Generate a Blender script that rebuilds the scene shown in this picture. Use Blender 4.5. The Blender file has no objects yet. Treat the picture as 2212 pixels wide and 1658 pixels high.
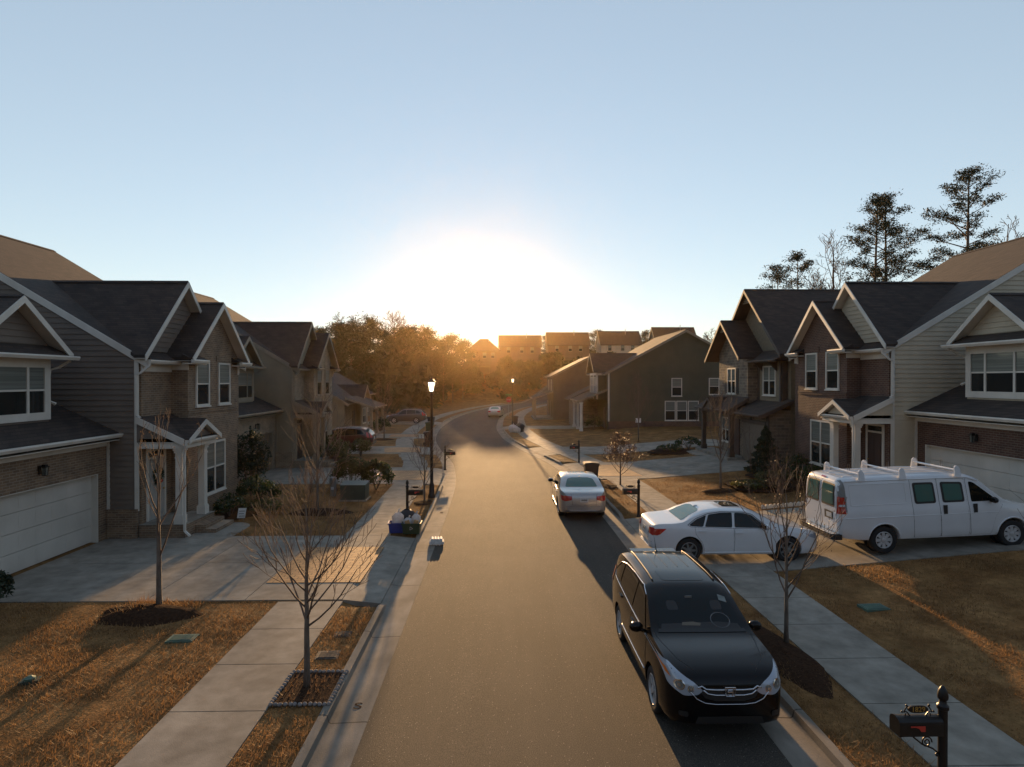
import bpy, bmesh, math, random
import numpy as np
from mathutils import Vector, Matrix
from mathutils.bvhtree import BVHTree

C = bpy.context.scene
COL = C.collection
R = math.radians

# ---------------------------------------------------------------- camera, sky, sun, exposure
cam = bpy.data.cameras.new("camera")
cam.sensor_width = 36.0
cam.lens = 36.0 * 1290.0 / 2212.0
cam.clip_start = 0.1
cam.clip_end = 3000
camo = bpy.data.objects.new("camera", cam)
COL.objects.link(camo)
camo.location = (0, 0, 5.15)
camo.rotation_euler = (R(90 - 0.36), 0, R(-1.24))
C.camera = camo

SUN_EL, SUN_AZ = 7.35, -1.9
AUREOLE = 7.0
w = bpy.data.worlds.new("World")
C.world = w
w.use_nodes = True
nt = w.node_tree
nt.nodes.clear()
wo = nt.nodes.new("ShaderNodeOutputWorld")
bg = nt.nodes.new("ShaderNodeBackground")
sky = nt.nodes.new("ShaderNodeTexSky")
sky.sky_type = 'NISHITA'
sky.sun_disc = False
sky.sun_elevation = R(SUN_EL)
sky.sun_rotation = R(SUN_AZ % 360)
sky.altitude = 200
sky.air_density = 1.0
sky.dust_density = 0.0
sky.ozone_density = 3.0
bg.inputs['Strength'].default_value = 0.075
gm = nt.nodes.new("ShaderNodeGamma"); gm.inputs[1].default_value = 0.50
hs = nt.nodes.new("ShaderNodeHueSaturation"); hs.inputs['Hue'].default_value = 0.506; hs.inputs['Saturation'].default_value = 0.94; hs.inputs['Value'].default_value = 3.1
nt.links.new(sky.outputs[0], gm.inputs[0]); nt.links.new(gm.outputs[0], hs.inputs['Color'])
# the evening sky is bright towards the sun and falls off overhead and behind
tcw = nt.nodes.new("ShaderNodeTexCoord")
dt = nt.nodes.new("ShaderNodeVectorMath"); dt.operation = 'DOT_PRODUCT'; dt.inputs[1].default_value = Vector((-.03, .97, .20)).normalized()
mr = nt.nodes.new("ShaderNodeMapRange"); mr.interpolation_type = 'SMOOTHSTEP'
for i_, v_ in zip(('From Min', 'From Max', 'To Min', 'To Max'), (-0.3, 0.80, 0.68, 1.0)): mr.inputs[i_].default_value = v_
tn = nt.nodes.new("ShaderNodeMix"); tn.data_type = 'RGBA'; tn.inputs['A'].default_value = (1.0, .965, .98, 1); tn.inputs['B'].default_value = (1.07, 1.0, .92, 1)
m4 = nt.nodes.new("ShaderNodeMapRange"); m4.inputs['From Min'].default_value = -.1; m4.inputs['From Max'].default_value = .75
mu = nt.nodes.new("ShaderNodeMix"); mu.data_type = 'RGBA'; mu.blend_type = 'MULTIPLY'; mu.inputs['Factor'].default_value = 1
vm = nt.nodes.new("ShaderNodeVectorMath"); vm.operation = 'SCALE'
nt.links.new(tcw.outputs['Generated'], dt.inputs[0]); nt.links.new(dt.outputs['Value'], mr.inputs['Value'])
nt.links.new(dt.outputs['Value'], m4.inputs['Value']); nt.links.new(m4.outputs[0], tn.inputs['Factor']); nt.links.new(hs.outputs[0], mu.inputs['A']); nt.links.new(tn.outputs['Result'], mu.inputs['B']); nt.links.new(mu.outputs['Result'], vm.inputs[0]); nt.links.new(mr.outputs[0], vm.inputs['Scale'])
# aureole of the sun itself (the disc is left to the lamp)
SD = (math.sin(R(SUN_AZ)) * math.cos(R(SUN_EL)), math.cos(R(SUN_AZ)) * math.cos(R(SUN_EL)), math.sin(R(SUN_EL)))
d2 = nt.nodes.new("ShaderNodeVectorMath"); d2.operation = 'DOT_PRODUCT'; d2.inputs[1].default_value = SD
m2 = nt.nodes.new("ShaderNodeMapRange"); pw = nt.nodes.new('ShaderNodeMath'); pw.operation = 'POWER'; pw.inputs[1].default_value = 8.0; am = nt.nodes.new('ShaderNodeMath'); am.operation = 'MULTIPLY'; am.inputs[1].default_value = AUREOLE
for i_, v_ in zip(('From Min', 'From Max', 'To Min', 'To Max'), (math.cos(R(7.5)), 1.0, 0.0, 1.0)): m2.inputs[i_].default_value = v_
v2 = nt.nodes.new("ShaderNodeVectorMath"); v2.operation = 'SCALE'; v2.inputs[0].default_value = (1.0, .90, .68)
v3 = nt.nodes.new("ShaderNodeVectorMath"); v3.operation = 'ADD'
nt.links.new(tcw.outputs['Generated'], d2.inputs[0]); nt.links.new(d2.outputs['Value'], m2.inputs['Value']); nt.links.new(m2.outputs[0], pw.inputs[0]); nt.links.new(pw.outputs[0], am.inputs[0]); nt.links.new(am.outputs[0], v2.inputs['Scale'])
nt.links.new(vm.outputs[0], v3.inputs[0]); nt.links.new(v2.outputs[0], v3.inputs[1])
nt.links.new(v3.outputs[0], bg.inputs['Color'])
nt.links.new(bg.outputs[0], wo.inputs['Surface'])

sd = Vector((math.sin(R(SUN_AZ)) * math.cos(R(SUN_EL)), math.cos(R(SUN_AZ)) * math.cos(R(SUN_EL)), math.sin(R(SUN_EL))))
sl = bpy.data.lights.new("sun", 'SUN')
sl.energy = 5.0
sl.angle = R(0.55)
sl.color = (1.0, 0.60, 0.27)
so = bpy.data.objects.new("sun", sl)
COL.objects.link(so)
so.location = (0, 60, 60)
so.rotation_euler = sd.to_track_quat('Z', 'Y').to_euler()

C.view_settings.view_transform = 'Standard'
C.view_settings.look = 'None'
C.view_settings.exposure = 1.0
C.view_settings.gamma = 1.0
C.view_settings.use_curve_mapping = False
C.cycles.use_denoising = True
C.cycles.max_bounces = 6
C.cycles.diffuse_bounces = 3
C.cycles.glossy_bounces = 3
C.cycles.transmission_bounces = 4
C.cycles.volume_bounces = 0
C.cycles.transparent_max_bounces = 6
C.cycles.caustics_reflective = False
C.cycles.caustics_refractive = False
C.cycles.sample_clamp_indirect = 6

# ---------------------------------------------------------------- materials
M = {}
def mat(name, col, rough=0.8, col2=None, nscale=4.0, bump=0.0, bscale=40.0, metal=0.0, coat=0.0, spec=0.5, stretch=None, detail=4.0, contrast=(0.35, 0.65)):
    m = bpy.data.materials.new(name)
    m.use_nodes = True
    t = m.node_tree
    p = t.nodes['Principled BSDF']
    p.inputs['Base Color'].default_value = (*col, 1)
    p.inputs['Roughness'].default_value = rough
    p.inputs['Metallic'].default_value = metal
    p.inputs['Specular IOR Level'].default_value = spec
    p.inputs['Coat Weight'].default_value = coat
    p.inputs['Coat Roughness'].default_value = 0.04
    tc = t.nodes.new('ShaderNodeTexCoord')
    src = tc.outputs['Object']
    if stretch:
        mp = t.nodes.new('ShaderNodeMapping')
        mp.inputs['Scale'].default_value = stretch
        t.links.new(src, mp.inputs[0]); src = mp.outputs[0]
    if col2:
        n = t.nodes.new('ShaderNodeTexNoise')
        n.inputs['Scale'].default_value = nscale
        n.inputs['Detail'].default_value = detail
        r = t.nodes.new('ShaderNodeValToRGB')
        r.color_ramp.elements[0].position = contrast[0]
        r.color_ramp.elements[1].position = contrast[1]
        r.color_ramp.elements[0].color = (*col, 1)
        r.color_ramp.elements[1].color = (*col2, 1)
        t.links.new(src, n.inputs['Vector'])
        t.links.new(n.outputs['Fac'], r.inputs[0])
        t.links.new(r.outputs[0], p.inputs['Base Color'])
    if bump:
        n2 = t.nodes.new('ShaderNodeTexNoise')
        n2.inputs['Scale'].default_value = bscale
        n2.inputs['Detail'].default_value = 3
        b = t.nodes.new('ShaderNodeBump')
        b.inputs['Strength'].default_value = bump
        b.inputs['Distance'].default_value = 0.02
        t.links.new(src, n2.inputs['Vector'])
        t.links.new(n2.outputs['Fac'], b.inputs['Height'])
        t.links.new(b.outputs[0], p.inputs['Normal'])
    M[name] = m
    return m

def node_uv(t, sx=1.0, sz=1.0, flat=False):
    """object coordinates folded to (along, up) for walls, (x, y) for ground"""
    tc = t.nodes.new('ShaderNodeTexCoord')
    s = t.nodes.new('ShaderNodeSeparateXYZ')
    t.links.new(tc.outputs['Object'], s.inputs[0])
    c = t.nodes.new('ShaderNodeCombineXYZ')
    if flat:
        t.links.new(s.outputs[0], c.inputs[0]); t.links.new(s.outputs[1], c.inputs[1])
    else:
        a = t.nodes.new('ShaderNodeMath'); a.operation = 'ADD'
        t.links.new(s.outputs[0], a.inputs[0]); t.links.new(s.outputs[1], a.inputs[1])
        t.links.new(a.outputs[0], c.inputs[0]); t.links.new(s.outputs[2], c.inputs[1])
    return c.outputs[0]

def brick_mat(name, c1, c2, mortar, bw=0.22, bh=0.075, ms=0.011, bump=0.5, flat=False, rough=0.85, bias=0.0, offset=0.5):
    m = bpy.data.materials.new(name)
    m.use_nodes = True
    t = m.node_tree
    p = t.nodes['Principled BSDF']
    p.inputs['Roughness'].default_value = rough
    uv = node_uv(t, flat=flat)
    b = t.nodes.new('ShaderNodeTexBrick')
    b.inputs['Scale'].default_value = 1.0
    b.inputs['Brick Width'].default_value = bw
    b.inputs['Row Height'].default_value = bh
    b.inputs['Mortar Size'].default_value = ms
    b.inputs['Bias'].default_value = bias
    b.offset = offset
    b.inputs['Color1'].default_value = (*c1, 1)
    b.inputs['Color2'].default_value = (*c2, 1)
    b.inputs['Mortar'].default_value = (*mortar, 1)
    t.links.new(uv, b.inputs['Vector'])
    n = t.nodes.new('ShaderNodeTexNoise'); n.inputs['Scale'].default_value = 2.2; n.inputs['Detail'].default_value = 5
    t.links.new(uv, n.inputs['Vector'])
    mx = t.nodes.new('ShaderNodeMix'); mx.data_type = 'RGBA'; mx.blend_type = 'MULTIPLY'
    mx.inputs['Factor'].default_value = 1.0
    r = t.nodes.new('ShaderNodeValToRGB')
    r.color_ramp.elements[0].position = 0.3; r.color_ramp.elements[1].position = 0.7
    r.color_ramp.elements[0].color = (0.72, 0.72, 0.72, 1); r.color_ramp.elements[1].color = (1.2, 1.17, 1.12, 1)
    t.links.new(n.outputs['Fac'], r.inputs[0])
    t.links.new(b.outputs['Color'], mx.inputs['A']); t.links.new(r.outputs[0], mx.inputs['B'])
    t.links.new(mx.outputs['Result'], p.inputs['Base Color'])
    bp = t.nodes.new('ShaderNodeBump'); bp.inputs['Strength'].default_value = bump; bp.inputs['Distance'].default_value = 0.01
    inv = t.nodes.new('ShaderNodeMath'); inv.operation = 'SUBTRACT'; inv.inputs[0].default_value = 1.0
    t.links.new(b.outputs['Fac'], inv.inputs[1])
    t.links.new(inv.outputs[0], bp.inputs['Height']); t.links.new(bp.outputs[0], p.inputs['Normal'])
    M[name] = m
    return m

def glass_mat(name, col, rough=0.06):
    m = mat(name, col, rough=rough, spec=0.5)
    return m

mat('white_trim', (0.72, 0.68, 0.60), 0.5, (0.62, 0.58, 0.51), 1.5)
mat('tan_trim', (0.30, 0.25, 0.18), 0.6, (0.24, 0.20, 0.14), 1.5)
mat('brown_trim', (0.085, 0.06, 0.045), 0.6, (0.06, 0.045, 0.035), 2)
mat('mauve_siding', (0.190, 0.152, 0.120), 0.75, (0.160, 0.128, 0.104), 1.3)
mat('cream_siding', (0.57, 0.49, 0.36), 0.7, (0.49, 0.42, 0.31), 1.2)
mat('tan_siding', (0.30, 0.25, 0.17), 0.75, (0.25, 0.21, 0.145), 1.2)
mat('green_siding', (0.085, 0.085, 0.055), 0.8, (0.07, 0.07, 0.045), 1.0)
mat('shingle_siding', (0.24, 0.19, 0.12), 0.8, (0.19, 0.15, 0.10), 6)
mat('brown_siding', (0.16, 0.12, 0.085), 0.8, (0.13, 0.10, 0.07), 1.2)
mat('hill_siding', (0.13, 0.10, 0.075), 0.8, (0.11, 0.085, 0.065), 1.0)
brick_mat('tan_brick', (0.25, 0.165, 0.10), (0.16, 0.105, 0.068), (0.28, 0.22, 0.16))
brick_mat('pale_brick', (0.30, 0.235, 0.16), (0.22, 0.165, 0.11), (0.33, 0.28, 0.21))
brick_mat('red_brick', (0.125, 0.058, 0.038), (0.085, 0.042, 0.030), (0.17, 0.125, 0.095))
brick_mat('field_stone', (0.25, 0.20, 0.145), (0.15, 0.12, 0.09), (0.27, 0.23, 0.18), bw=0.42, bh=0.17, ms=0.018, bump=0.9)
brick_mat('shingle_roof', (0.060, 0.043, 0.034), (0.036, 0.027, 0.022), (0.022, 0.017, 0.015), bw=0.34, bh=0.075, ms=0.006, bump=0.5, rough=0.9)
brick_mat('paver', (0.46, 0.25, 0.10), (0.34, 0.18, 0.075), (0.13, 0.09, 0.05), bw=0.26, bh=0.15, ms=0.012, bump=0.7, flat=True, rough=0.75)
mat('garage_paint', (0.66, 0.62, 0.55), 0.55, (0.58, 0.545, 0.48), 1.0)
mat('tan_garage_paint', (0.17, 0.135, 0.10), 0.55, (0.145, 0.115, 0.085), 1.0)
mat('door_paint', (0.06, 0.035, 0.03), 0.4)
mat('pale_door_paint', (0.42, 0.40, 0.36), 0.5)
glass_mat('pane_glass', (0.020, 0.023, 0.022), 0.05)
mat('blind', (0.17, 0.185, 0.165), 0.3, (0.11, 0.125, 0.11), 1.0, stretch=(0.2, 0.2, 22.0), coat=0.6, contrast=(0.45, 0.55))
mat('black_metal', (0.014, 0.012, 0.011), 0.42, (0.022, 0.018, 0.015), 8, metal=0.3)
mat('chrome', (0.62, 0.62, 0.64), 0.16, metal=1.0)
mat('rubber', (0.016, 0.015, 0.015), 0.8, bump=0.2)
mat('alloy', (0.52, 0.51, 0.50), 0.4, metal=0.15)
mat('black_paint', (0.006, 0.005, 0.005), 0.16, coat=0.12, spec=0.25)
mat('white_paint', (0.70, 0.70, 0.70), 0.32, (0.66, 0.66, 0.66), 2.0, coat=0.8)
mat('silver_paint', (0.40, 0.38, 0.36), 0.30, metal=0.55, coat=0.9)
mat('maroon_paint', (0.055, 0.014, 0.014), 0.2, coat=0.4)
mat('grey_paint', (0.05, 0.05, 0.052), 0.28, coat=1.0)
glass_mat('car_glass', (0.006, 0.009, 0.009), 0.03); M['car_glass'].node_tree.nodes['Principled BSDF'].inputs['Specular IOR Level'].default_value = 0.3
glass_mat('green_glass', (0.075, 0.150, 0.125), 0.06)
mat('black_plastic', (0.018, 0.017, 0.016), 0.55, bump=0.1)
mat('dark_trim', (0.022, 0.020, 0.019), 0.6)
mat('red_lens', (0.42, 0.02, 0.015), 0.12, coat=0.8)
mat('clear_lens', (0.42, 0.45, 0.50), 0.12, metal=0.2, coat=0.6)
mat('amber_lens', (0.65, 0.16, 0.02), 0.12, coat=0.8)
mat('plate_white', (0.62, 0.62, 0.60), 0.5, (0.45, 0.48, 0.50), 30)
mat('red_flag', (0.55, 0.05, 0.03), 0.5)
mat('gold', (0.55, 0.36, 0.10), 0.35, metal=0.7)
mat('bark', (0.115, 0.085, 0.062), 0.9, (0.19, 0.155, 0.12), 14, bump=0.8, bscale=30, stretch=(1, 1, 0.3))
mat('twig', (0.105, 0.070, 0.050), 0.85, (0.15, 0.105, 0.075), 5)
mat('pine_bark', (0.085, 0.060, 0.045), 0.9, (0.13, 0.09, 0.065), 5, bump=0.6, bscale=8)
def leaf_mat(name, col, col2, nscale=1.2, rough=0.6, trans=0.35):
    m = mat(name, col, rough, col2, nscale)
    t = m.node_tree; p = t.nodes['Principled BSDF']; out = t.nodes['Material Output']
    tr = t.nodes.new('ShaderNodeBsdfTranslucent')
    mx = t.nodes.new('ShaderNodeMixShader'); mx.inputs[0].default_value = trans
    src = p.inputs['Base Color'].links[0].from_socket
    t.links.new(src, tr.inputs[0])
    t.links.new(p.outputs[0], mx.inputs[1]); t.links.new(tr.outputs[0], mx.inputs[2])
    t.links.new(mx.outputs[0], out.inputs['Surface'])
    return m
leaf_mat('pine_needles', (0.026, 0.033, 0.014), (0.045, 0.048, 0.020), 0.9, 0.75, 0.09)
leaf_mat('dark_needles', (0.020, 0.034, 0.016), (0.036, 0.052, 0.022), 2.0, 0.6, 0.2)
leaf_mat('shrub_leaf', (0.032, 0.050, 0.017), (0.065, 0.088, 0.028), 6.0, 0.16, 0.35)
leaf_mat('olive_leaf', (0.075, 0.080, 0.025), (0.12, 0.115, 0.035), 5.0, 0.45, 0.35)
leaf_mat('russet_leaf', (0.09, 0.045, 0.022), (0.06, 0.038, 0.022), 5.0, 0.55, 0.4)
leaf_mat('straw', (0.37, 0.215, 0.085), (0.21, 0.112, 0.042), 1.6, 0.7, 0.4)
leaf_mat('dry_leaf', (0.21, 0.125, 0.06), (0.12, 0.07, 0.035), 5.0, 0.5, 0.4)
mat('lawn', (0.175, 0.090, 0.036), 0.95, spec=0.1, col2=(0.30, 0.170, 0.074), nscale=1.1, bump=1.0, bscale=26, detail=9.0, contrast=(0.38, 0.62))
mat('mulch', (0.030, 0.016, 0.010), 1.0, (0.062, 0.034, 0.020), 18, spec=0.05, bump=1.0, bscale=40)
mat('asphalt', (0.050, 0.043, 0.035), 0.86, (0.118, 0.102, 0.082), 70, spec=0.25, bump=0.9, bscale=110, detail=3, contrast=(0.42, 0.66))
mat('concrete', (0.25, 0.228, 0.195), 0.9, (0.33, 0.30, 0.255), 0.9, spec=0.2, bump=0.15, bscale=60, detail=8)
mat('kerb_concrete', (0.20, 0.18, 0.15), 0.9, (0.28, 0.25, 0.21), 1.3, spec=0.2, bump=0.25, bscale=50, detail=8)
mat('stone', (0.26, 0.23, 0.21), 0.9, (0.17, 0.15, 0.135), 9, bump=0.5, bscale=30)
mat('green_plastic', (0.10, 0.17, 0.12), 0.6, (0.08, 0.13, 0.10), 5)
mat('utility_green', (0.055, 0.075, 0.055), 0.5, (0.045, 0.06, 0.045), 3)
mat('blue_plastic', (0.035, 0.05, 0.22), 0.5)
mat('bin_green', (0.022, 0.045, 0.022), 0.5)
mat('bin_black', (0.020, 0.018, 0.018), 0.55, (0.028, 0.025, 0.024), 4)
mat('wreath_green', (0.03, 0.045, 0.02), 0.8)
mat('red_ribbon', (0.35, 0.02, 0.02), 0.6)
mat('sign_white', (0.70, 0.70, 0.68), 0.6)
mat('sign_red', (0.50, 0.03, 0.03), 0.5)
mat('sign_green', (0.02, 0.18, 0.08), 0.5)
leaf_mat('bag_film', (0.62, 0.60, 0.58), (0.78, 0.76, 0.74), 12, 0.2, 0.45)
mat('paper', (0.72, 0.70, 0.66), 0.7, (0.55, 0.52, 0.48), 9)
mat('carton', (0.40, 0.26, 0.14), 0.8, (0.55, 0.30, 0.12), 6)
mat('grey_steel', (0.22, 0.22, 0.21), 0.5, metal=0.5)
mat('meter_iron', (0.075, 0.062, 0.05), 0.85, (0.11, 0.09, 0.07), 12)
mat('brown_board', (0.15, 0.12, 0.085), 0.7)
# lantern glass: pale frosted pane with a warm emission
_m = mat('lantern_glass', (0.85, 0.80, 0.68), 0.4)
_p = _m.node_tree.nodes['Principled BSDF']
_p.inputs['Emission Color'].default_value = (1.0, 0.86, 0.60, 1)
_p.inputs['Emission Strength'].default_value = 2.2
def weather(name, scale, lo, hi, stretch=(1, 1, 1), detail=5, pos=(.35, .7)):
    t = M[name].node_tree; p = t.nodes['Principled BSDF']; src = p.inputs['Base Color'].links[0].from_socket
    tc = t.nodes.new('ShaderNodeTexCoord'); mp = t.nodes.new('ShaderNodeMapping'); mp.inputs['Scale'].default_value = stretch
    n = t.nodes.new('ShaderNodeTexNoise'); n.inputs['Scale'].default_value = scale; n.inputs['Detail'].default_value = detail; n.inputs['Roughness'].default_value = .6
    r = t.nodes.new('ShaderNodeValToRGB'); r.color_ramp.elements[0].position, r.color_ramp.elements[1].position = pos
    r.color_ramp.elements[0].color = (*lo, 1); r.color_ramp.elements[1].color = (*hi, 1)
    mx = t.nodes.new('ShaderNodeMix'); mx.data_type = 'RGBA'; mx.blend_type = 'MULTIPLY'; mx.inputs['Factor'].default_value = 1
    t.links.new(tc.outputs['Object'], mp.inputs[0]); t.links.new(mp.outputs[0], n.inputs['Vector']); t.links.new(n.outputs['Fac'], r.inputs[0])
    t.links.new(src, mx.inputs['A']); t.links.new(r.outputs[0], mx.inputs['B']); t.links.new(mx.outputs['Result'], p.inputs['Base Color'])
weather('asphalt', 1.1, (.80, .80, .80), (1.18, 1.16, 1.13), (1, .10, 1)); weather('asphalt', .45, (.85, .85, .85), (1.1, 1.1, 1.1))
weather('concrete', 2.6, (.74, .72, .69), (1.12, 1.11, 1.08), detail=9); weather('concrete', .5, (.84, .84, .83), (1.1, 1.1, 1.1), (1, .5, 1))
weather('kerb_concrete', 2.2, (.72, .70, .67), (1.12, 1.1, 1.08), (1, .4, 1), 8)
weather('lawn', .35, (.78, .82, .80), (1.15, 1.12, 1.05)); weather('lawn', 6, (.70, .68, .62), (1.2, 1.15, 1.1), detail=8)
for n_ in ('mauve_siding', 'cream_siding', 'tan_siding', 'green_siding', 'white_trim', 'garage_paint'): weather(n_, .6, (.88, .87, .85), (1.07, 1.06, 1.05), (1, 1, .35), 6)
# sunlit sparkle of quartz chips, painted as pale specks into the asphalt colour
t = M['asphalt'].node_tree; p = t.nodes['Principled BSDF']; src = p.inputs['Base Color'].links[0].from_socket
tc = t.nodes.new('ShaderNodeTexCoord'); vo = t.nodes.new('ShaderNodeTexVoronoi'); vo.inputs['Scale'].default_value = 55
sx = t.nodes.new('ShaderNodeSeparateColor'); g1 = t.nodes.new('ShaderNodeMath'); g1.operation = 'GREATER_THAN'; g1.inputs[1].default_value = .982
g2 = t.nodes.new('ShaderNodeMath'); g2.operation = 'LESS_THAN'; g2.inputs[1].default_value = .38; g3 = t.nodes.new('ShaderNodeMath'); g3.operation = 'MULTIPLY'
mx = t.nodes.new('ShaderNodeMix'); mx.data_type = 'RGBA'; mx.inputs['B'].default_value = (.34, .30, .25, 1)
t.links.new(tc.outputs['Object'], vo.inputs['Vector']); t.links.new(vo.outputs['Color'], sx.inputs[0]); t.links.new(sx.outputs[0], g1.inputs[0]); t.links.new(vo.outputs['Distance'], g2.inputs[0])
t.links.new(g1.outputs[0], g3.inputs[0]); t.links.new(g2.outputs[0], g3.inputs[1]); t.links.new(g3.outputs[0], mx.inputs['Factor']); t.links.new(src, mx.inputs['A']); t.links.new(mx.outputs['Result'], p.inputs['Base Color'])
# lap joints along kerb and gutter every 3 m
def joints(name, every, axis=1):
    t = M[name].node_tree; p = t.nodes['Principled BSDF']
    tc = t.nodes.new('ShaderNodeTexCoord'); s = t.nodes.new('ShaderNodeSeparateXYZ')
    t.links.new(tc.outputs['Object'], s.inputs[0])
    d = t.nodes.new('ShaderNodeMath'); d.operation = 'DIVIDE'; d.inputs[1].default_value = every
    f = t.nodes.new('ShaderNodeMath'); f.operation = 'FRACT'
    l = t.nodes.new('ShaderNodeMath'); l.operation = 'LESS_THAN'; l.inputs[1].default_value = 0.03 / every
    t.links.new(s.outputs[axis], d.inputs[0]); t.links.new(d.outputs[0], f.inputs[0]); t.links.new(f.outputs[0], l.inputs[0])
    mx = t.nodes.new('ShaderNodeMix'); mx.data_type = 'RGBA'
    src = p.inputs['Base Color'].links[0].from_socket
    t.links.new(l.outputs[0], mx.inputs['Factor']); t.links.new(src, mx.inputs['A'])
    mx.inputs['B'].default_value = (0.07, 0.06, 0.05, 1)
    t.links.new(mx.outputs['Result'], p.inputs['Base Color'])
joints('kerb_concrete', 3.05)

# ---------------------------------------------------------------- mesh helpers
class MB:
    """collects shapes; f maps local points to mesh coordinates"""
    def __init__(s, f=None):
        s.v = []; s.fc = []; s.f = f
    def add(s, vs, fs):
        o = len(s.v)
        s.v += [tuple(s.f(*p)) if s.f else tuple(p) for p in vs]
        s.fc += [tuple(i + o for i in q) for q in fs]
    def box(s, x0, x1, y0, y1, z0, z1):
        s.add([(x0, y0, z0), (x1, y0, z0), (x1, y1, z0), (x0, y1, z0), (x0, y0, z1), (x1, y0, z1), (x1, y1, z1), (x0, y1, z1)],
              [(0, 3, 2, 1), (4, 5, 6, 7), (0, 1, 5, 4), (1, 2, 6, 5), (2, 3, 7, 6), (3, 0, 4, 7)])
    def cbox(s, c, sx, sy, sz, m=None):
        vs = [Vector((i * sx / 2, j * sy / 2, k * sz / 2)) for k in (-1, 1) for j in (-1, 1) for i in (-1, 1)]
        if m: vs = [m @ p for p in vs]
        s.add([tuple(p + Vector(c)) for p in vs], [(0, 2, 3, 1), (4, 5, 7, 6), (0, 1, 5, 4), (1, 3, 7, 5), (3, 2, 6, 7), (2, 0, 4, 6)])
    def prism(s, pts, d):
        """closed polygon pts (3D) swept by vector d"""
        n = len(pts)
        s.add(list(pts) + [(p[0] + d[0], p[1] + d[1], p[2] + d[2]) for p in pts],
              [tuple(range(n - 1, -1, -1)), tuple(range(n, 2 * n))] + [(i, (i + 1) % n, n + (i + 1) % n, n + i) for i in range(n)])
    def tube(s, pts, radii, n=6, cap=True):
        pts = [Vector(p) for p in pts]
        if not hasattr(radii, '__len__'): radii = [radii] * len(pts)
        vs = []; k = len(pts)
        prev = None
        for i, p in enumerate(pts):
            d = (pts[min(i + 1, k - 1)] - pts[max(i - 1, 0)])
            if d.length < 1e-9: d = Vector((0, 0, 1))
            d.normalize()
            if prev is None:
                a = d.orthogonal().normalized()
            else:
                a = prev - d * prev.dot(d)
                a = a.normalized() if a.length > 1e-6 else d.orthogonal().normalized()
            prev = a; b = d.cross(a)
            for j in range(n):
                t = 2 * math.pi * j / n
                vs.append(tuple(p + (a * math.cos(t) + b * math.sin(t)) * radii[i]))
        fs = [(i * n + j, i * n + (j + 1) % n, (i + 1) * n + (j + 1) % n, (i + 1) * n + j) for i in range(k - 1) for j in range(n)]
        if cap: fs += [tuple(range(n - 1, -1, -1)), tuple(range((k - 1) * n, k * n))]
        s.add(vs, fs)
    def lathe(s, prof, n=16, c=(0, 0, 0), axis='z', cap=True):
        vs = []; k = len(prof)
        for r, z in prof:
            for j in range(n):
                t = 2 * math.pi * j / n
                a, b = r * math.cos(t), r * math.sin(t)
                q = (a, b, z) if axis == 'z' else ((a, z, b) if axis == 'y' else (z, a, b))
                vs.append((q[0] + c[0], q[1] + c[1], q[2] + c[2]))
        fs = [(i * n + j, i * n + (j + 1) % n, (i + 1) * n + (j + 1) % n, (i + 1) * n + j) for i in range(k - 1) for j in range(n)]
        if cap: fs += [tuple(range(n - 1, -1, -1)), tuple(range((k - 1) * n, k * n))]
        s.add(vs, fs)
    def ball(s, c, rx, ry, rz, nu=10, nv=6):
        prof = [(max(1e-3, math.sin(math.pi * i / nv)), -math.cos(math.pi * i / nv)) for i in range(nv + 1)]
        vs = []
        for r, z in prof:
            for j in range(nu):
                t = 2 * math.pi * j / nu
                vs.append((c[0] + rx * r * math.cos(t), c[1] + ry * r * math.sin(t), c[2] + rz * z))
        fs = [(i * nu + j, i * nu + (j + 1) % nu, (i + 1) * nu + (j + 1) % nu, (i + 1) * nu + j) for i in range(nv) for j in range(nu)]
        s.add(vs, fs)
    def grid(s, P):
        """P[i][j] points"""
        n = len(P); m = len(P[0])
        s.add([q for row in P for q in row], [(i * m + j, i * m + j + 1, (i + 1) * m + j + 1, (i + 1) * m + j) for i in range(n - 1) for j in range(m - 1)])
    def build(s, name, m, parent=None, smooth=False, sharp=None, recalc=True):
        me = bpy.data.meshes.new(name)
        me.from_pydata(s.v, [], s.fc)
        if recalc:
            b = bmesh.new(); b.from_mesh(me); bmesh.ops.recalc_face_normals(b, faces=b.faces); b.to_mesh(me); b.free()
        if smooth:
            me.polygons.foreach_set('use_smooth', [True] * len(me.polygons))
            if sharp: me.set_sharp_from_angle(angle=R(sharp))
        me.materials.append(M[m] if isinstance(m, str) else m)
        o = bpy.data.objects.new(name, me)
        COL.objects.link(o)
        if parent: o.parent = parent
        return o

def tag(o, label=None, cat=None, group=None, kind=None):
    if label: o['label'] = label
    if cat: o['category'] = cat
    if group: o['group'] = group
    if kind: o['kind'] = kind
    return o
def thing(name, label, cat, loc=(0, 0, 0), rz=0.0, group=None):
    o = bpy.data.objects.new(name, None)
    o.empty_display_size = 0.3
    COL.objects.link(o)
    o.location = loc; o.rotation_euler = (0, 0, rz)
    return tag(o, label, cat, group)
def struct(o):
    o['kind'] = 'structure'; return o
KIDS = {}
def dup(root, loc, rz=0.0, label=None, group=None, scale=1.0):
    """copy of a thing with copies of its parts and sub-parts"""
    if root.name not in KIDS: KIDS[root.name] = [(c, list(c.children)) for c in root.children]
    r = root.copy(); COL.objects.link(r); r.location = loc; r.rotation_euler = (0, 0, rz)
    r.scale = (scale,) * 3 if not hasattr(scale, '__len__') else scale
    if label: r['label'] = label
    if group: r['group'] = group
    for c, gs in KIDS[root.name]:
        d = c.copy(); COL.objects.link(d); d.parent = r
        for g in gs:
            e = g.copy(); COL.objects.link(e); e.parent = d
    return r
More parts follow.
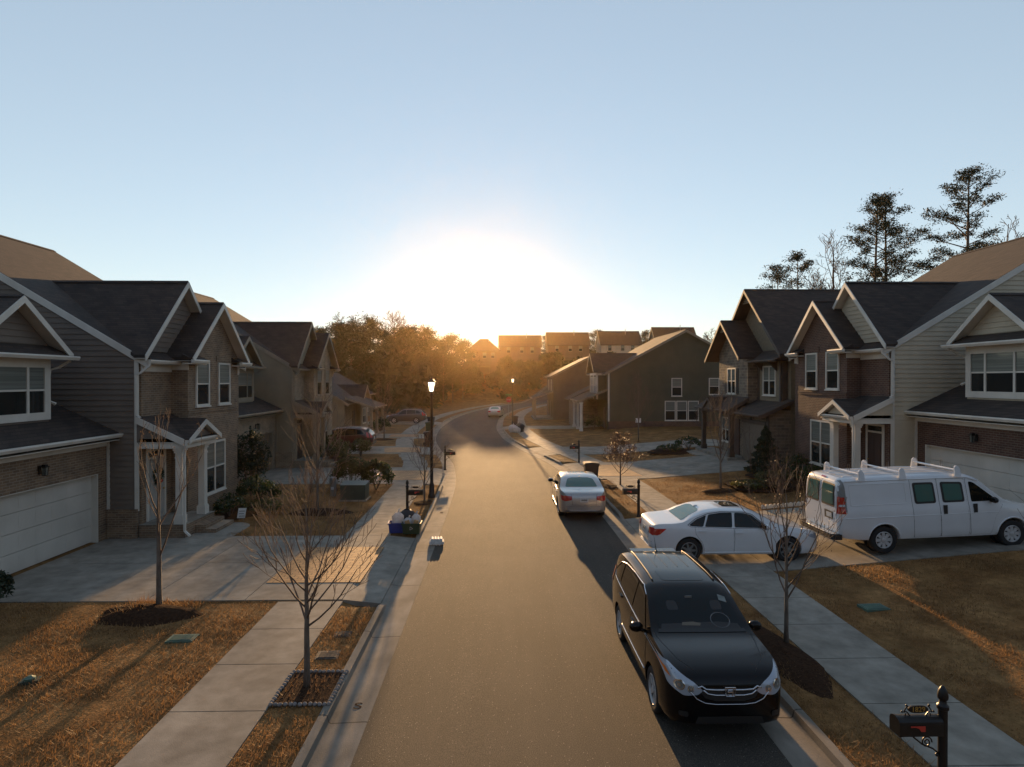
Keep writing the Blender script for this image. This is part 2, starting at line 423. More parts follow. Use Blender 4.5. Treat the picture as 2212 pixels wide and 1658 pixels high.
def text(body, size, name, m, parent, loc, rot, ext=0.002, wid=1.0):
    cu = bpy.data.curves.new(name, 'FONT'); cu.body = body; cu.size = size; cu.extrude = ext
    cu.align_x = 'CENTER'; cu.align_y = 'CENTER'
    cu.materials.append(M[m])
    tmp = bpy.data.objects.new('lettering_source', cu); COL.objects.link(tmp)
    me = bpy.data.meshes.new_from_object(tmp)
    bpy.data.objects.remove(tmp)
    o = bpy.data.objects.new(name, me); COL.objects.link(o)
    if parent: o.parent = parent
    o.location = loc; o.rotation_euler = rot; o.scale = (wid, 1, 1)
    return o
def pchip(pts):
    xs = [p[0] for p in pts]; ys = [p[1] for p in pts]; n = len(xs)
    h = [xs[i + 1] - xs[i] for i in range(n - 1)]; dl = [(ys[i + 1] - ys[i]) / h[i] for i in range(n - 1)]
    m = [dl[0]] + [0 if dl[i - 1] * dl[i] <= 0 else 2 * dl[i - 1] * dl[i] / (dl[i - 1] + dl[i]) for i in range(1, n - 1)] + [dl[-1]]
    def f(x):
        if x <= xs[0]: return ys[0]
        if x >= xs[-1]: return ys[-1]
        i = 0
        while x > xs[i + 1]: i += 1
        t = (x - xs[i]) / h[i]
        return ((2 * t ** 3 - 3 * t * t + 1) * ys[i] + (t ** 3 - 2 * t * t + t) * h[i] * m[i] + (-2 * t ** 3 + 3 * t * t) * ys[i + 1] + (t ** 3 - t * t) * h[i] * m[i + 1])
    return f
def sstep(a, b, x):
    t = min(1, max(0, (x - a) / (b - a))); return t * t * (3 - 2 * t)
# ---------------------------------------------------------------- ground, road, kerbs, pavements, driveways
RC = pchip([(-40, 0.98), (20, 0.98), (28, 0.9), (36, 0.3), (45, -1.4), (54, -2.7), (66, -3.3), (78, -3.1), (90, -2.2), (106, 0.2), (122, 4), (138, 9.5), (156, 18)])
YEND = 156
DRV = {-1: [(14.0, 19.75), (29.6, 35.1), (41.6, 46.2), (53.0, 57.0), (69.0, 73.5)], 1: [(15.85, 22.3), (30.8, 36.9), (41.0, 45.6), (62.5, 66.5)]}
def slope_right(X): return 0.55 * min(1, max(0, (X - 7.6) / 6.8))
def hill(X, Y): return 7.2 * sstep(134, 168, Y) * sstep(-34, 2, X)
def zg(X, Y):
    return slope_right(X) * (1 - sstep(60, 100, Y)) + hill(X, Y)
def dip(Y, side):
    d = 0
    for a, b in DRV[side]:
        d = max(d, min(sstep(a - 0.45, a, Y), 1 - sstep(b, b + 0.45, Y)))
    return d
def rowsY(a, b, st):
    r = []; y = a
    while y < b: r.append(round(y, 3)); y += st
    return r
rows = [-60, -40, -25] + rowsY(-15, 60, 0.75) + rowsY(60, 180, 2) + [185, 200, 230, 270, 330, 420, 560, 800, 1200]
for sds in DRV.values():
    for a, b in sds: rows += [a - 0.45, a - 0.2, a, b, b + 0.2, b + 0.45]
rows = sorted(set(rows))
near = [3.74, 4.1, 4.65] + [5 + 0.8 * i for i in range(0, 20)] + [22, 24, 27, 31, 36, 42, 50, 60, 75, 95, 130, 190, 300, 500, 900]
cols = [-o for o in reversed(near)] + [-3.68, 0, 3.68] + near
P = []
for y in rows:
    yc = min(y, YEND); c = RC(yc); row = []
    for o in cols:
        X = c + o; a = abs(o); sd_ = -1 if o < 0 else 1
        z = zg(X, y)
        if y < YEND + 3:
            if a < 3.7: z -= 0.35
            elif a < 4.7: z -= 0.22 * dip(y, sd_) * (1.0 if a < 4.3 else 0.12)
        row.append((X, y, z))
    P.append(row)
mb = MB(); mb.grid(P)
struct(mb.build('ground', 'lawn', smooth=True))

def road_rows(): return rowsY(-40, 30, 2) + rowsY(30, YEND + 0.1, 1.5)
mb = MB(); mb.grid([[(RC(y) + o, y, zg(RC(y), y) - 0.10 + 0.03 * (1 - (o / 3.0) ** 2)) for o in (-3.0, -2, -1, 0, 1, 2, 3.0)] for y in road_rows()])
struct(mb.build('road', 'asphalt', smooth=True))
kr = rowsY(-40, 30, 1.0) + rowsY(30, YEND, 1.5)
for side in (-1, 1):
    for a, b in DRV[side]: kr += [a - 0.45, a - 0.3, a - 0.15, a, b, b + 0.15, b + 0.3, b + 0.45]
kr = sorted(set(kr))
for side in (-1, 1):
    P = []
    for y in kr:
        d = dip(y, side); z0 = zg(RC(y), y)
        prof = [(2.97, -0.16), (3.0, -0.096), (3.04, -0.092), (3.55, -0.112), (3.585, -0.105 * 1 + (0.105) * (1 - d) * 0.1), (3.61, 0.006 - 0.10 * d), (3.65, 0.020 - 0.105 * d), (3.735, 0.022 - 0.10 * d), (3.735, -0.3)]
        P.append([(RC(y) + side * o, y, z0 + z) for o, z in prof])
    mb = MB(); mb.grid(P)
    struct(mb.build('kerb', 'kerb_concrete', smooth=True, sharp=35))

def slab(mb, side, o0, o1, y0, y1, top=0.022, apron=False, n=None, follow=True):
    """concrete slab between lateral offsets o0..o1 (from road centre) and y0..y1, following the ground"""
    nu = max(1, int(math.ceil((o1 - o0) / 1.0))); nv = max(1, int(math.ceil((y1 - y0) / 1.5)))
    def pt(i, j, dz):
        o = o0 + (o1 - o0) * i / nu; y = y0 + (y1 - y0) * j / nv
        X = (RC(y) if follow else 0.98) + side * o
        z = zg(X, y) + top
        if apron: z = zg(X, y) + (-0.082 + (top + 0.082) * min(1, max(0, (o - 3.74) / 0.95)))
        return (X, y, z + dz)
    mb.grid([[pt(i, j, 0) for j in range(nv + 1)] for i in range(nu + 1)])
    ring = [(i, 0) for i in range(nu)] + [(nu, j) for j in range(nv)] + [(i, nv) for i in range(nu, 0, -1)] + [(0, j) for j in range(nv, 0, -1)]
    k = len(ring)
    mb.add([pt(i, j, 0) for i, j in ring] + [pt(i, j, -0.12) for i, j in ring], [(a, (a + 1) % k, k + (a + 1) % k, k + a) for a in range(k)])

# pavements: separate cast slabs with open joints
for side, o0, o1 in ((-1, 4.6, 6.08), (1, 4.77, 6.36)):
    mb = MB(); y = -6.0
    while y < 130:
        L = 1.53
        cur = y; nxt = y + L
        hit = [d for d in DRV[side] if cur < d[1] and nxt > d[0]]
        if not hit:
            wv = 0.35 * math.sin(y * 0.16) if (side < 0 and y > 36) else 0
            if side < 0 and y > 36: slab(mb, side, o0 + 0.3 * sstep(36, 42, y), o1 + 0.3 * sstep(36, 42, y), cur + 0.010, nxt - 0.010)
            else: slab(mb, side, o0, o1, cur + 0.010, nxt - 0.010)
            y = nxt
        else:
            a = hit[0]
            if a[0] - cur > 0.15: slab(mb, side, o0, o1, cur + 0.010, a[0] - 0.012)
            y = a[1] + 0.012
    struct(mb.build('pavement', 'concrete'))

# driveways
def driveway(side, a, b, xend, pav=None, joints_=(6.9, 9.9)):
    c = RC((a + b) / 2)
    oend = (xend - c) * side
    mb = MB()
    ed = [3.742] + ([4.65] if True else []) + [j for j in joints_ if j < oend - 0.8] + [oend]
    for i in range(len(ed) - 1):
        m_ = (a + b) / 2
        for y0, y1 in ((a, m_), (m_, b)):
            slab(mb, side, ed[i] + 0.008, ed[i + 1] - 0.008, y0 + 0.008 * (y0 > a), y1 - 0.008 * (y1 < b), apron=(i == 0))
    struct(mb.build('driveway', 'concrete'))
    if pav:
        mb = MB()
        slab(mb, side, pav[0], pav[1], pav[2], pav[3], top=0.032)
        struct(mb.build('paver_strip', 'paver'))
driveway(-1, 14.0, 19.75, -12.66, (4.5, 6.85, 15.15, 18.35), (6.9, 9.2))
driveway(-1, 29.6, 35.1, -12.9, (4.5, 7.0, 30.6, 33.8))
driveway(-1, 41.6, 46.2, -15.5, (4.6, 7.2, 42.3, 45.3))
driveway(-1, 53.0, 57.0, -17.0, (4.6, 7.2, 53.7, 56.2))
driveway(-1, 69.0, 73.5, -18.0)
driveway(1, 15.85, 22.3, 15.95, None, (6.4, 9.6, 12.6))
driveway(1, 30.8, 36.9, 15.4, (4.6, 6.9, 31.6, 35.8), (7.0, 10, 13))
driveway(1, 41.0, 45.6, 17.0, None, (7, 10.5, 14))
driveway(1, 62.5, 66.5, 12.0, None, (7, 10))
# short front walks with rounded ends
def walk(pts, z, name='front_walk'):
    mb = MB(); mb.prism([(x, y, z(x, y) - 0.1) for x, y in pts], (0, 0, 0.118))
    struct(mb.build(name, 'concrete'))
def rounded(x0, x1, y0, y1, r, end):
    """rectangle whose far-y corners are rounded"""
    out = [(x0, y0), (x1, y0)]
    for k in range(7): t = k / 6 * math.pi / 2; out.append((x1 - r + r * math.cos(t), y1 - r + r * math.sin(t)))
    for k in range(7): t = math.pi / 2 + k / 6 * math.pi / 2; out.append((x0 + r + r * math.cos(t), y1 - r + r * math.sin(t)))
    return out
walk(rounded(-10.3, -8.75, 19.765, 21.7, 0.7, 1), lambda x, y: 0)
walk(rounded(12.3, 13.8, 36.915, 39.8, 0.6, 1), lambda x, y: zg(13.0, 38))
# mulch beds round trees: low mounds
def mulch(x, y, rx, ry, seed, h=0.10, n=28):
    rd = random.Random(seed); mb = MB(); z = zg(x, y)
    P = []
    for i in range(6):
        f = 1 - i / 5.0
        P.append([(x + rx * f * math.cos(2 * math.pi * j / n) * (1 + 0.16 * math.sin(3 * j * 2 * math.pi / n + seed) + rd.uniform(-.04, .04)), y + ry * f * math.sin(2 * math.pi * j / n) * (1 + 0.12 * math.cos(2 * j * 2 * math.pi / n + seed)), z - 0.03 + 0.03 * (i > 0) + h * (1 - f * f) + (rd.uniform(0, .025) if i else 0)) for j in range(n)])
    for i in range(6): P[i].append(P[i][0])
    mb.grid(P)
    return tag(mb.build('mulch_bed', 'mulch', smooth=True), kind='stuff')
mulch(-7.72, 13.15, 1.15, 0.62, 1, 0.20); mulch(-7.0, 23.3, 1.3, 0.7, 2); mulch(5.32, 11.0, 0.5, 1.5, 3, 0.06); mulch(10.0, 26.4, 0.9, 0.6, 4)
mulch(-3.15, 25.0, 0.42, 0.6, 5, 0.06); mulch(5.35, 28.6, 0.42, 0.8, 6, 0.06); mulch(-10.0, 51.4, 1.0, 0.8, 7); mulch(12.4, 26.6, 2.3, 1.7, 8, 0.08); mulch(12.0, 39.8, 2.2, 1.6, 9)
mulch(-10.0, 23.8, 0.9, 2.0, 10, 0.06); mulch(-10.6, 38.6, 1.2, 2.2, 11, 0.06); mulch(13.6, 28.6, 1.4, 1.6, 12, 0.08)
mb = MB(); mb.box(-3.56, -2.74, 9.5, 10.48, -0.05, 0.03); tag(mb.build('mulch_bed', 'mulch'), kind='stuff')

# grass blades on the lawns near the camera, leaf litter on the beds
def blades(name, regions, m, seed, h=(0.035, 0.085), wd=0.007, lean=1.7):
    rg = np.random.default_rng(seed); V = []
    for x0, x1, y0, y1, dens in regions:
        n = int((x1 - x0) * (y1 - y0) * dens)
        x = rg.uniform(x0, x1, n); y = rg.uniform(y0, y1, n)
        keep = np.ones(n, bool)
        pat = np.sin(x * 2.1 + 1.3 * np.sin(y * 1.7)) + np.sin(y * 2.6 + 1.1 * np.sin(x * 3.3)) + rg.normal(0, .7, n)
        keep &= pat > -1.9
        x, y, pat = x[keep], y[keep], pat[keep]; n = len(x)
        t = np.clip((x - 7.6) / 6.8, 0, 1) * 0.55
        a = rg.uniform(0, 2 * np.pi, n); hh = rg.uniform(h[0], h[1], n) * (0.75 + 0.30 * np.clip(pat, -1, 2.2)); ln = rg.uniform(0.2, lean, n) * hh
        dx, dy = np.cos(a), np.sin(a)
        p0 = np.stack([x - dy * wd, y + dx * wd, t - 0.004], 1); p1 = np.stack([x + dy * wd, y - dx * wd, t - 0.004], 1)
        p2 = np.stack([x + dx * ln, y + dy * ln, t + hh], 1)
        V.append(np.stack([p0, p1, p2], 1).reshape(-1, 3))
    V = np.concatenate(V).astype(np.float32); nt_ = len(V) // 3
    me = bpy.data.meshes.new(name); me.vertices.add(len(V)); me.vertices.foreach_set('co', V.ravel())
    me.loops.add(len(V)); me.loops.foreach_set('vertex_index', np.arange(len(V), dtype=np.int32))
    me.polygons.add(nt_); me.polygons.foreach_set('loop_start', np.arange(0, len(V), 3, dtype=np.int32))
    me.update(calc_edges=True); me.validate()
    me.materials.append(M[m]); o = bpy.data.objects.new(name, me); COL.objects.link(o)
    return tag(o, kind='stuff')
blades('grass', [(-13.5, -5.12, 6.0, 13.98, 650), (-3.6, -2.78, 6.0, 9.45, 900), (-3.6, -2.78, 10.55, 13.6, 900), (4.72, 5.74, 5.0, 15.4, 800), (7.36, 17, 5.5, 15.83, 480),
                 (-9.0, -5.12, 19.8, 29.5, 300), (-3.6, -2.78, 20.2, 29.2, 350), (4.72, 5.74, 22.7, 30.4, 350), (7.36, 13.5, 22.32, 30.7, 260), (-9.5, -6.0, 35.2, 41.5, 150), (7.4, 15, 37, 41, 120)], 'straw', 3)
blades('ornamental_grass', [(-8.3, -6.75, 13.0, 13.85, 900)], 'straw', 9, h=(.10, .26), wd=.008, lean=1.2)
blades('leaf_litter', [(-8.0, -6.8, 13.0, 13.75, 500), (-3.52, -2.78, 9.55, 10.4, 600), (-7.9, -6.1, 23.0, 23.8, 300), (9.3, 10.7, 25.9, 26.8, 300), (10.6, 14.2, 25.3, 28.0, 220)], 'dry_leaf', 5, h=(0.03, 0.10), wd=0.016, lean=1.0)
# edging stones round the foreground tree bed
rd = random.Random(4)
spots = [(-3.60 + 0.92 * i / 12, 9.46) for i in range(13)] + [(-3.60 + 0.92 * i / 12, 10.52) for i in range(13)] + [(-3.61, 9.54 + 0.9 * i / 10) for i in range(11)] + [(-2.69, 9.54 + 0.9 * i / 10) for i in range(11)]
st0 = None
for (x, y) in spots:
    if st0 is None or rd.random() < 0.3:
        mb = MB(); mb.ball((0, 0, 0), 0.042, 0.036, 0.034, 9, 6)
        mb.v = [(a * (1 + rd.uniform(-.1, .1)), b * (1 + rd.uniform(-.1, .1)), c * (1 + rd.uniform(-.1, .1))) for a, b, c in mb.v]
        st0 = mb.build('edging_stone', 'stone', smooth=True); o = st0
    else:
        o = st0.copy(); COL.objects.link(o)
    tag(o, 'small rounded grey stone edging the mulch square around the young tree nearest the camera', 'stone', 'edging stones around the foreground tree bed')
    o.location = (x + rd.uniform(-.008, .008), y + rd.uniform(-.008, .008), 0.028); o.rotation_euler = (rd.uniform(-.2, .2), rd.uniform(-.2, .2), rd.uniform(0, 3))
# white scalloped edging by the right-hand driveway
mb = MB()
for i in range(15):
    x = 10.1 + i * 0.155; z = zg(x, 22.6)
    pts = [(x - .075, z - .02)] + [(x + .075 * math.cos(t), z + .09 + .075 * math.sin(t)) for t in [math.pi - k * math.pi / 6 for k in range(7)]] + [(x + .075, z - .02)]
    mb.prism([(a, 22.6, b) for a, b in pts], (0, 0.03, 0))
tag(mb.build('scalloped_edging', 'white_trim'), 'low white scalloped edging along the flower bed behind the white van', 'edging')
# ---------------------------------------------------------------- houses
class House:
    """local frame: x runs along the street away from the camera, y towards the street, z up"""
    def __init__(s, name, label, X0, Y0, b, side, cat='house'):
        s.root = thing(name, label, cat, (X0, Y0, b))
        k = -side
        s.f = (lambda x, y, z: (k * y, x, z))
        s.k = k
        s.roof = MB(s.f); s.trim = MB(s.f); s.guts = []
    def mb(s): return MB(s.f)
    def part(s, mb, name, m, parent=None, **kw): return mb.build(name, m, parent or s.root, **kw)
    def slab(s, q, t=0.11, soffit=True):
        """sloping roof panel, q = four top corners; soffit boards hang below"""
        s.roof.prism([(a, b, c) for a, b, c in q], (0, 0, -t))
        if soffit: s.trim.prism([(a, b, c - t - 0.002) for a, b, c in q], (0, 0, -0.02))
    def rake(s, p, q, d, h=0.22, drop=0.015, t=0.04):
        """white board under a sloping roof edge from p to q, thickness along d"""
        s.trim.prism([(p[0], p[1], p[2] - drop), (q[0], q[1], q[2] - drop), (q[0], q[1], q[2] - drop - h), (p[0], p[1], p[2] - drop - h)], tuple(c * t for c in d))
    def gable_y(s, c, half, y0, y1, ze, rise, h=0.2, rt=True, ye=None):
        """gable with its ridge along y, face towards the street at y1"""
        zr = ze + rise
        ye = y0 if ye is None else ye
        s.slab([(c - half, ye, ze), (c - half, y1, ze), (c, y1, zr), (c, y0, zr)])
        s.slab([(c + half, ye, ze), (c, y0, zr), (c, y1, zr), (c + half, y1, ze)])
        if rt:
            s.rake((c - half, y1, ze), (c, y1, zr), (0, 1, 0), h); s.rake((c, y1, zr), (c + half, y1, ze), (0, 1, 0), h)
        s.roof.prism([(c - .12, y0, zr - .06), (c, y0, zr + .03), (c + .12, y0, zr - .06)], (0, y1 - y0, 0))
    def gable_x(s, x0, x1, yf, zf, yr, zr, yb, zb, h=0.24, ends=(True, True)):
        """gable with its ridge along x"""
        s.slab([(x0, yf, zf), (x1, yf, zf), (x1, yr, zr), (x0, yr, zr)])
        s.slab([(x0, yb, zb), (x0, yr, zr), (x1, yr, zr), (x1, yb, zb)])
        for on, x, d in ((ends[0], x0, -1), (ends[1], x1, 1)):
            if on:
                s.rake((x, yf, zf), (x, yr, zr), (d, 0, 0), h); s.rake((x, yr, zr), (x, yb, zb), (d, 0, 0), h)
        s.roof.prism([(x0, yr - .14, zr - .06), (x0, yr, zr + .03), (x0, yr + .14, zr - .06)], (x1 - x0, 0, 0))
    def gutter_x(s, x0, x1, y, z):
        g = MB(s.f); g.prism([(x0, y, z), (x0, y + .11, z), (x0, y + .12, z - .04), (x0, y + .08, z - .12), (x0, y, z - .12)], (x1 - x0, 0, 0)); s.guts.append(g)
    def finish(s, trim='white_trim', roofm='shingle_roof'):
        s.roof.build('roof', roofm, s.root)
        if s.trim.v: s.trim.build('trim', trim, s.root)
        for g in s.guts: g.build('gutter', trim, s.root)
    def frame_pt(s, face, off):
        if face[0] == 'street': return lambda u, z, d: (u, face[1] + d, z)
        return lambda u, z, d: (face[1] - d, u, z)          # 'near': wall facing the camera, u runs along y
    def window(s, face, u0, u1, z0, z1, cols=1, rows=2, fr=0.07, fm='white_trim', blind=0.5, split=None, casing=None, sill=True, gm='pane_glass'):
        P = s.frame_pt(face, 0)
        def bx(mb, a, b, c, e, d0, d1):
            q = [P(a, c, d0), P(b, c, d0), P(b, e, d0), P(a, e, d0)]
            o = P(a, c, d1); dd = tuple(o[i] - q[0][i] for i in range(3))
            mb.prism(q, dd)
        mb = s.mb(); m = 0.045
        bx(mb, u0 - fr, u0, z0 - fr, z1 + fr, 0, .055); bx(mb, u1, u1 + fr, z0 - fr, z1 + fr, 0, .055)
        bx(mb, u0, u1, z1, z1 + fr, 0, .053); bx(mb, u0, u1, z0 - fr, z0, 0, .053)
        if sill: bx(mb, u0 - fr - .03, u1 + fr + .03, z0 - fr - .05, z0 - fr - .002, 0, .09)
        div = split or [u0 + (u1 - u0) * i / cols for i in range(1, cols)]
        for d in div: bx(mb, d - m * .9, d + m * .9, z0, z1, 0, .05)
        edges = [u0] + list(div) + [u1]
        for r in range(1, rows):
            z = z0 + (z1 - z0) * r / rows
            for i in range(len(edges) - 1):
                bx(mb, edges[i] + (m * .9 if i else 0), edges[i + 1] - (m * .9 if i < len(edges) - 2 else 0), z - m * .6, z + m * .6, 0, .045)
        wn = s.part(mb, 'window', fm)
        g = s.mb(); bx(g, u0 - .01, u1 + .01, z0 - .01, z1 + .01, .004, .016); g.build('pane', gm, wn)
        if blind:
            g = s.mb(); bx(g, u0, u1, z1 - (z1 - z0) * blind, z1, .017, .022); g.build('blind', 'blind', wn)
        return wn
    def near_siding(s, x, span, z0, z1, m, st=0.178, name='siding_wall', d=-1):
        """clapboards on a wall facing the camera; span(z) gives the y range"""
        mb = s.mb(); z = z0
        while z < z1 - 0.01:
            zt = min(z + st, z1)
            a0, b0 = span(z); a1, b1 = span(zt)
            if b1 - a1 < .03:
                zt = z + (zt - z) * 0.5; a1, b1 = span(zt)
                if b1 - a1 < .01: break
            mb.add([(x + d * .034, a0, z), (x + d * .034, b0, z), (x + d * .010, b1, zt), (x + d * .010, a1, zt), (x, a0, z), (x, b0, z), (x, b1, zt), (x, a1, zt)],
                   [(0, 1, 2, 3), (0, 4, 5, 1), (3, 2, 6, 7), (0, 3, 7, 4), (1, 5, 6, 2)])
            z += st
        return s.part(mb, name, m)
    def street_siding(s, y, span, z0, z1, m, st=0.178, name='siding_panel'):
        mb = s.mb(); z = z0
        while z < z1 - 0.01:
            zt = min(z + st, z1); a0, b0 = span(z); a1, b1 = span(zt)
            if b1 - a1 < .02: break
            mb.add([(a0, y + .034, z), (b0, y + .034, z), (b1, y + .01, zt), (a1, y + .01, zt), (a0, y, z), (b0, y, z), (b1, y, zt), (a1, y, zt)],
                   [(0, 1, 2, 3), (0, 4, 5, 1), (3, 2, 6, 7), (0, 3, 7, 4), (1, 5, 6, 2)])
            z += st
        return s.part(mb, name, m)
    def garage_door(s, x0, x1, y, z0, z1, m, cols=8):
        mb = s.mb(); n = 4; h = (z1 - z0) / n
        for i in range(n):
            mb.box(x0, x1, y, y + .04, z0 + i * h + .006, z0 + (i + 1) * h - .006)
            for j in range(cols):
                w_ = (x1 - x0) / cols
                mb.box(x0 + j * w_ + .09, x0 + (j + 1) * w_ - .09, y + .04, y + .0445, z0 + i * h + .1, z0 + (i + 1) * h - .1)
        mb.box(x0, x1, y - .02, y - .005, z0, z1)
        return s.part(mb, 'garage_door', m)
    def wall_lamp(s, x, y, z):
        mb = s.mb()
        mb.box(x - .05, x + .05, y, y + .025, z - .12, z + .12)
        mb.tube([(x, y + .02, z + .06), (x, y + .10, z + .14), (x, y + .16, z + .10)], .012, 5)
        mb.prism([(x - .085, y + .075, z + .08), (x + .085, y + .075, z + .08), (x + .085, y + .245, z + .08), (x - .085, y + .245, z + .08)], (0, 0, .02))
        mb.prism([(x - .05, y + .11, z + .10), (x + .05, y + .11, z + .10), (x + .05, y + .21, z + .10), (x - .05, y + .21, z + .10)], (0, 0, .05))
        for a in (-.06, .06):
            for b in (.10, .22): mb.tube([(x + a, y + b, z + .08), (x + a * .75, y + .16 + (b - .16) * .75, z - .14)], .008, 4)
        mb.box(x - .05, x + .05, y + .11, y + .21, z - .155, z - .14)
        l = s.part(mb, 'wall_lamp', 'black_metal')
        g = s.mb(); g.box(x - .042, x + .042, y + .118, y + .202, z - .135, z + .075); g.build('lamp_glass', 'blind', l)
    def column(s, x, y, z0, z1, w=.20, m='white_trim'):
        mb = s.mb(); h = w / 2
        mb.box(x - h, x + h, y - h, y + h, z0 + .30, z1 - .28)
        mb.box(x - h - .04, x + h + .04, y - h - .04, y + h + .04, z0, z0 + .28); mb.box(x - h - .02, x + h + .02, y - h - .02, y + h + .02, z0 + .28, z0 + .32)
        for i, (e, a, b) in enumerate(((.015, .34, .28), (.0, .28, .16), (.03, .16, .08), (.055, .08, .0))): mb.box(x - h - e, x + h + e, y - h - e, y + h + e, z1 - a + .002, z1 - b)
        return s.part(mb, 'column', m)
    def downspout(s, pts, m='white_trim', w=.075):
        mb = s.mb(); mb.tube(pts, w * .62, 4); return s.part(mb, 'downspout', m)

def family_house(name, label, X0, Y0, b, side, siding, brick, trim='white_trim', garage='garage_paint', doorm='pale_door_paint', gcols=8, wreath=False, shutter=False):
    h = House(name, label, X0, Y0, b, side)
    ze, pit, yr = 5.98, .605, -8.05; zr = ze - yr * pit
    # main volume: siding box with its gable end towards the camera
    mb = h.mb(); mb.prism([(0, 0, -.3), (0, 0, ze - .12), (0, yr, zr - .22), (0, -16, ze - .12), (0, -16, -.3)], (7.3, 0, 0)); h.part(mb, 'wall', siding)
    sp = lambda z: (yr - (zr - .14 - z) / pit, yr + (zr - .14 - z) / pit) if z > ze - .12 else (-16, 0)
    h.near_siding(0, lambda z: (sp(z)[0], min(-.09, sp(z)[1])), .93, zr - .2, siding)
    h.gable_x(-.04, 7.35, .36, ze - .36 * pit + .02, yr, zr + .02, -16.36, ze - .36 * pit + .02)
    mb = h.mb(); mb.box(-.045, -.012, -.09, .045, .9, ze - .1); mb.box(-.045, -.012, -.98, -.89, .9, 3.5); h.part(mb, 'corner_board', trim)
    mb = h.mb(); mb.box(-.09, 0, -.96, .0, -.3, .9); mb.box(-.11, -.0, -.96, .02, .9, .96); h.part(mb, 'brick_plinth', brick)
    # recessed brick front, brick bay with its steep gable
    for x0_, x1_ in ((.06, 1.9), (5.7, 7.3)):
        mb = h.mb(); mb.box(x0_, x1_, 0, .075, -.3, 5.62); h.part(mb, 'brick_front', brick)
    bc, bh, by = 3.82, 2.0, .66
    gz, gr, ghf = 5.93, 2.2, 2.36
    mb = h.mb(); zt = gz + gr * (1 - 0) - .12
    mb.prism([(bc - bh, 0.01, -.3), (bc + bh, .01, -.3), (bc + bh, .01, gz + gr * (1 - bh / ghf) - .14), (bc, .01, zt), (bc - bh, .01, gz + gr * (1 - bh / ghf) - .14)], (0, by - .01, 0))
    bay = h.part(mb, 'front_bay', brick)
    mb = h.mb(); mb.box(bc - bh - .0, bc + bh, by, by + .035, 3.93, 4.02); mb.box(bc - bh, bc + bh, by + .0, by + .05, 4.02, 4.06)
    for x0_, x1_ in ((2.42, 3.28), (4.15, 5.01)): mb.box(x0_ - .2, x1_ + .2, by, by + .03, 5.86, 6.08)
    mb.build('brick_course', brick, bay)
    # big cross gable: siding face above the eave, roof running back into the main roof
    cc, ch, crise = 2.5, 2.68, 2.78
    h.gable_y(cc, ch, -4.75, .34, ze - .02, crise, ye=.0)
    h.street_siding(.005, lambda z: (cc - (ch / crise) * (ze + crise - .25 - z), cc + (ch / crise) * (ze + crise - .25 - z)), ze + .12, ze + crise - .3, siding)
    h.gable_y(bc, ghf, -1.6, 1.02, gz, gr)
    # frieze and gutter under the front eave, short return at the far side of the bay
    h.trim.box(.03, bc - bh - .02, .08, .12, 5.42, 5.78); h.trim.box(bc + bh + .02, 7.3, .08, .12, 5.42, 5.78)
    h.trim.box(bc - bh - .04, bc - bh - .004, .12, .7, 5.5, 5.78); h.trim.box(bc + bh + .004, bc + bh + .05, .12, .72, 5.35, 5.78)
    h.gutter_x(-.1, bc - 1.0, .37, 5.80)
    h.roof.prism([(-.05, .0, 6.08), (-.05, .46, 5.82), (-.05, .0, 5.82)], (7.4, 0, 0))
    for x0_, x1_ in ((bc - ghf - .05, bc - bh + .7), (bc + bh - .55, bc + ghf + .1)):
        h.roof.prism([(x0_, .66, 6.06), (x0_, 1.06, 5.86), (x0_, .66, 5.86)], (x1_ - x0_, 0, 0))
        h.gutter_x(x0_, x1_, 1.0, 5.86); h.trim.box(x0_ + .02, x1_, .67, 1.0, 5.70, 5.74)
    h.downspout([(-.06, .42, 5.72), (-.06, .40, 5.60), (-.10, .16, 5.38), (-.10, .02, 5.30), (-.10, .02, 4.02), (-.10, .14, 3.92)], trim)
    # windows of the bay
    h.window(('street', by), 2.42, 3.28, 4.25, 5.75, 1, 2, fm=trim)
    h.window(('street', by), 4.15, 5.01, 4.25, 5.75, 1, 2, fm=trim)
    h.window(('street', by), 2.98, 4.55, .88, 2.72, 2, 2, fm=trim)
    # porch: shed roof with a small gable, two columns, floor and steps
    py, px0, px1 = 1.55, -.12, 2.15
    h.slab([(px0, py, 3.24), (px1, py, 3.24), (px1, 0.02, 3.98), (px0, 0.02, 3.98)])
    h.rake((px0, py, 3.24), (px0, 0.02, 3.98), (-1, 0, 0), .22); h.rake((px1, py, 3.24), (px1, .67, 3.66), (1, 0, 0), .22)
    h.gable_y(1.0, 1.1, -.0 + .1, py + .14, 3.24, .58, .16)
    h.gutter_x(px0, px1, py + .02, 3.20)
    mb = h.mb(); mb.prism([(.12, py - .05, 3.14), (1.88, py - .05, 3.14), (1.0, py - .05, 3.62)], (0, .04, 0)); mb.build('porch_gable', siding, h.root)
    h.trim.box(px0 + .05, px1 - .05, py - .32, py - .02, 2.92, 3.13); h.trim.box(px0 + .05, px0 + .28, .05, py - .32, 2.92, 3.13)
    h.trim.box(px0 + .05, px1 - .05, .02, py - .05, 3.10, 3.12)
    mb = h.mb(); mb.prism([(px0 + .02, .02, 3.13), (px0 + .02, py - .06, 3.13), (px0 + .02, .02, 3.84)], (.05, 0, 0)); mb.build('porch_side', siding, h.root)
    h.column(.14, 1.28, .45, 2.92, .21, trim); h.column(1.62, 1.28, .45, 2.92, .21, trim)
    h.downspout([(-.1, py + .06, 3.1), (-.1, py + .04, 2.98), (-.06, 1.52, 2.8), (-.06, 1.52, .25), (-.12, 1.72, .10)], trim)
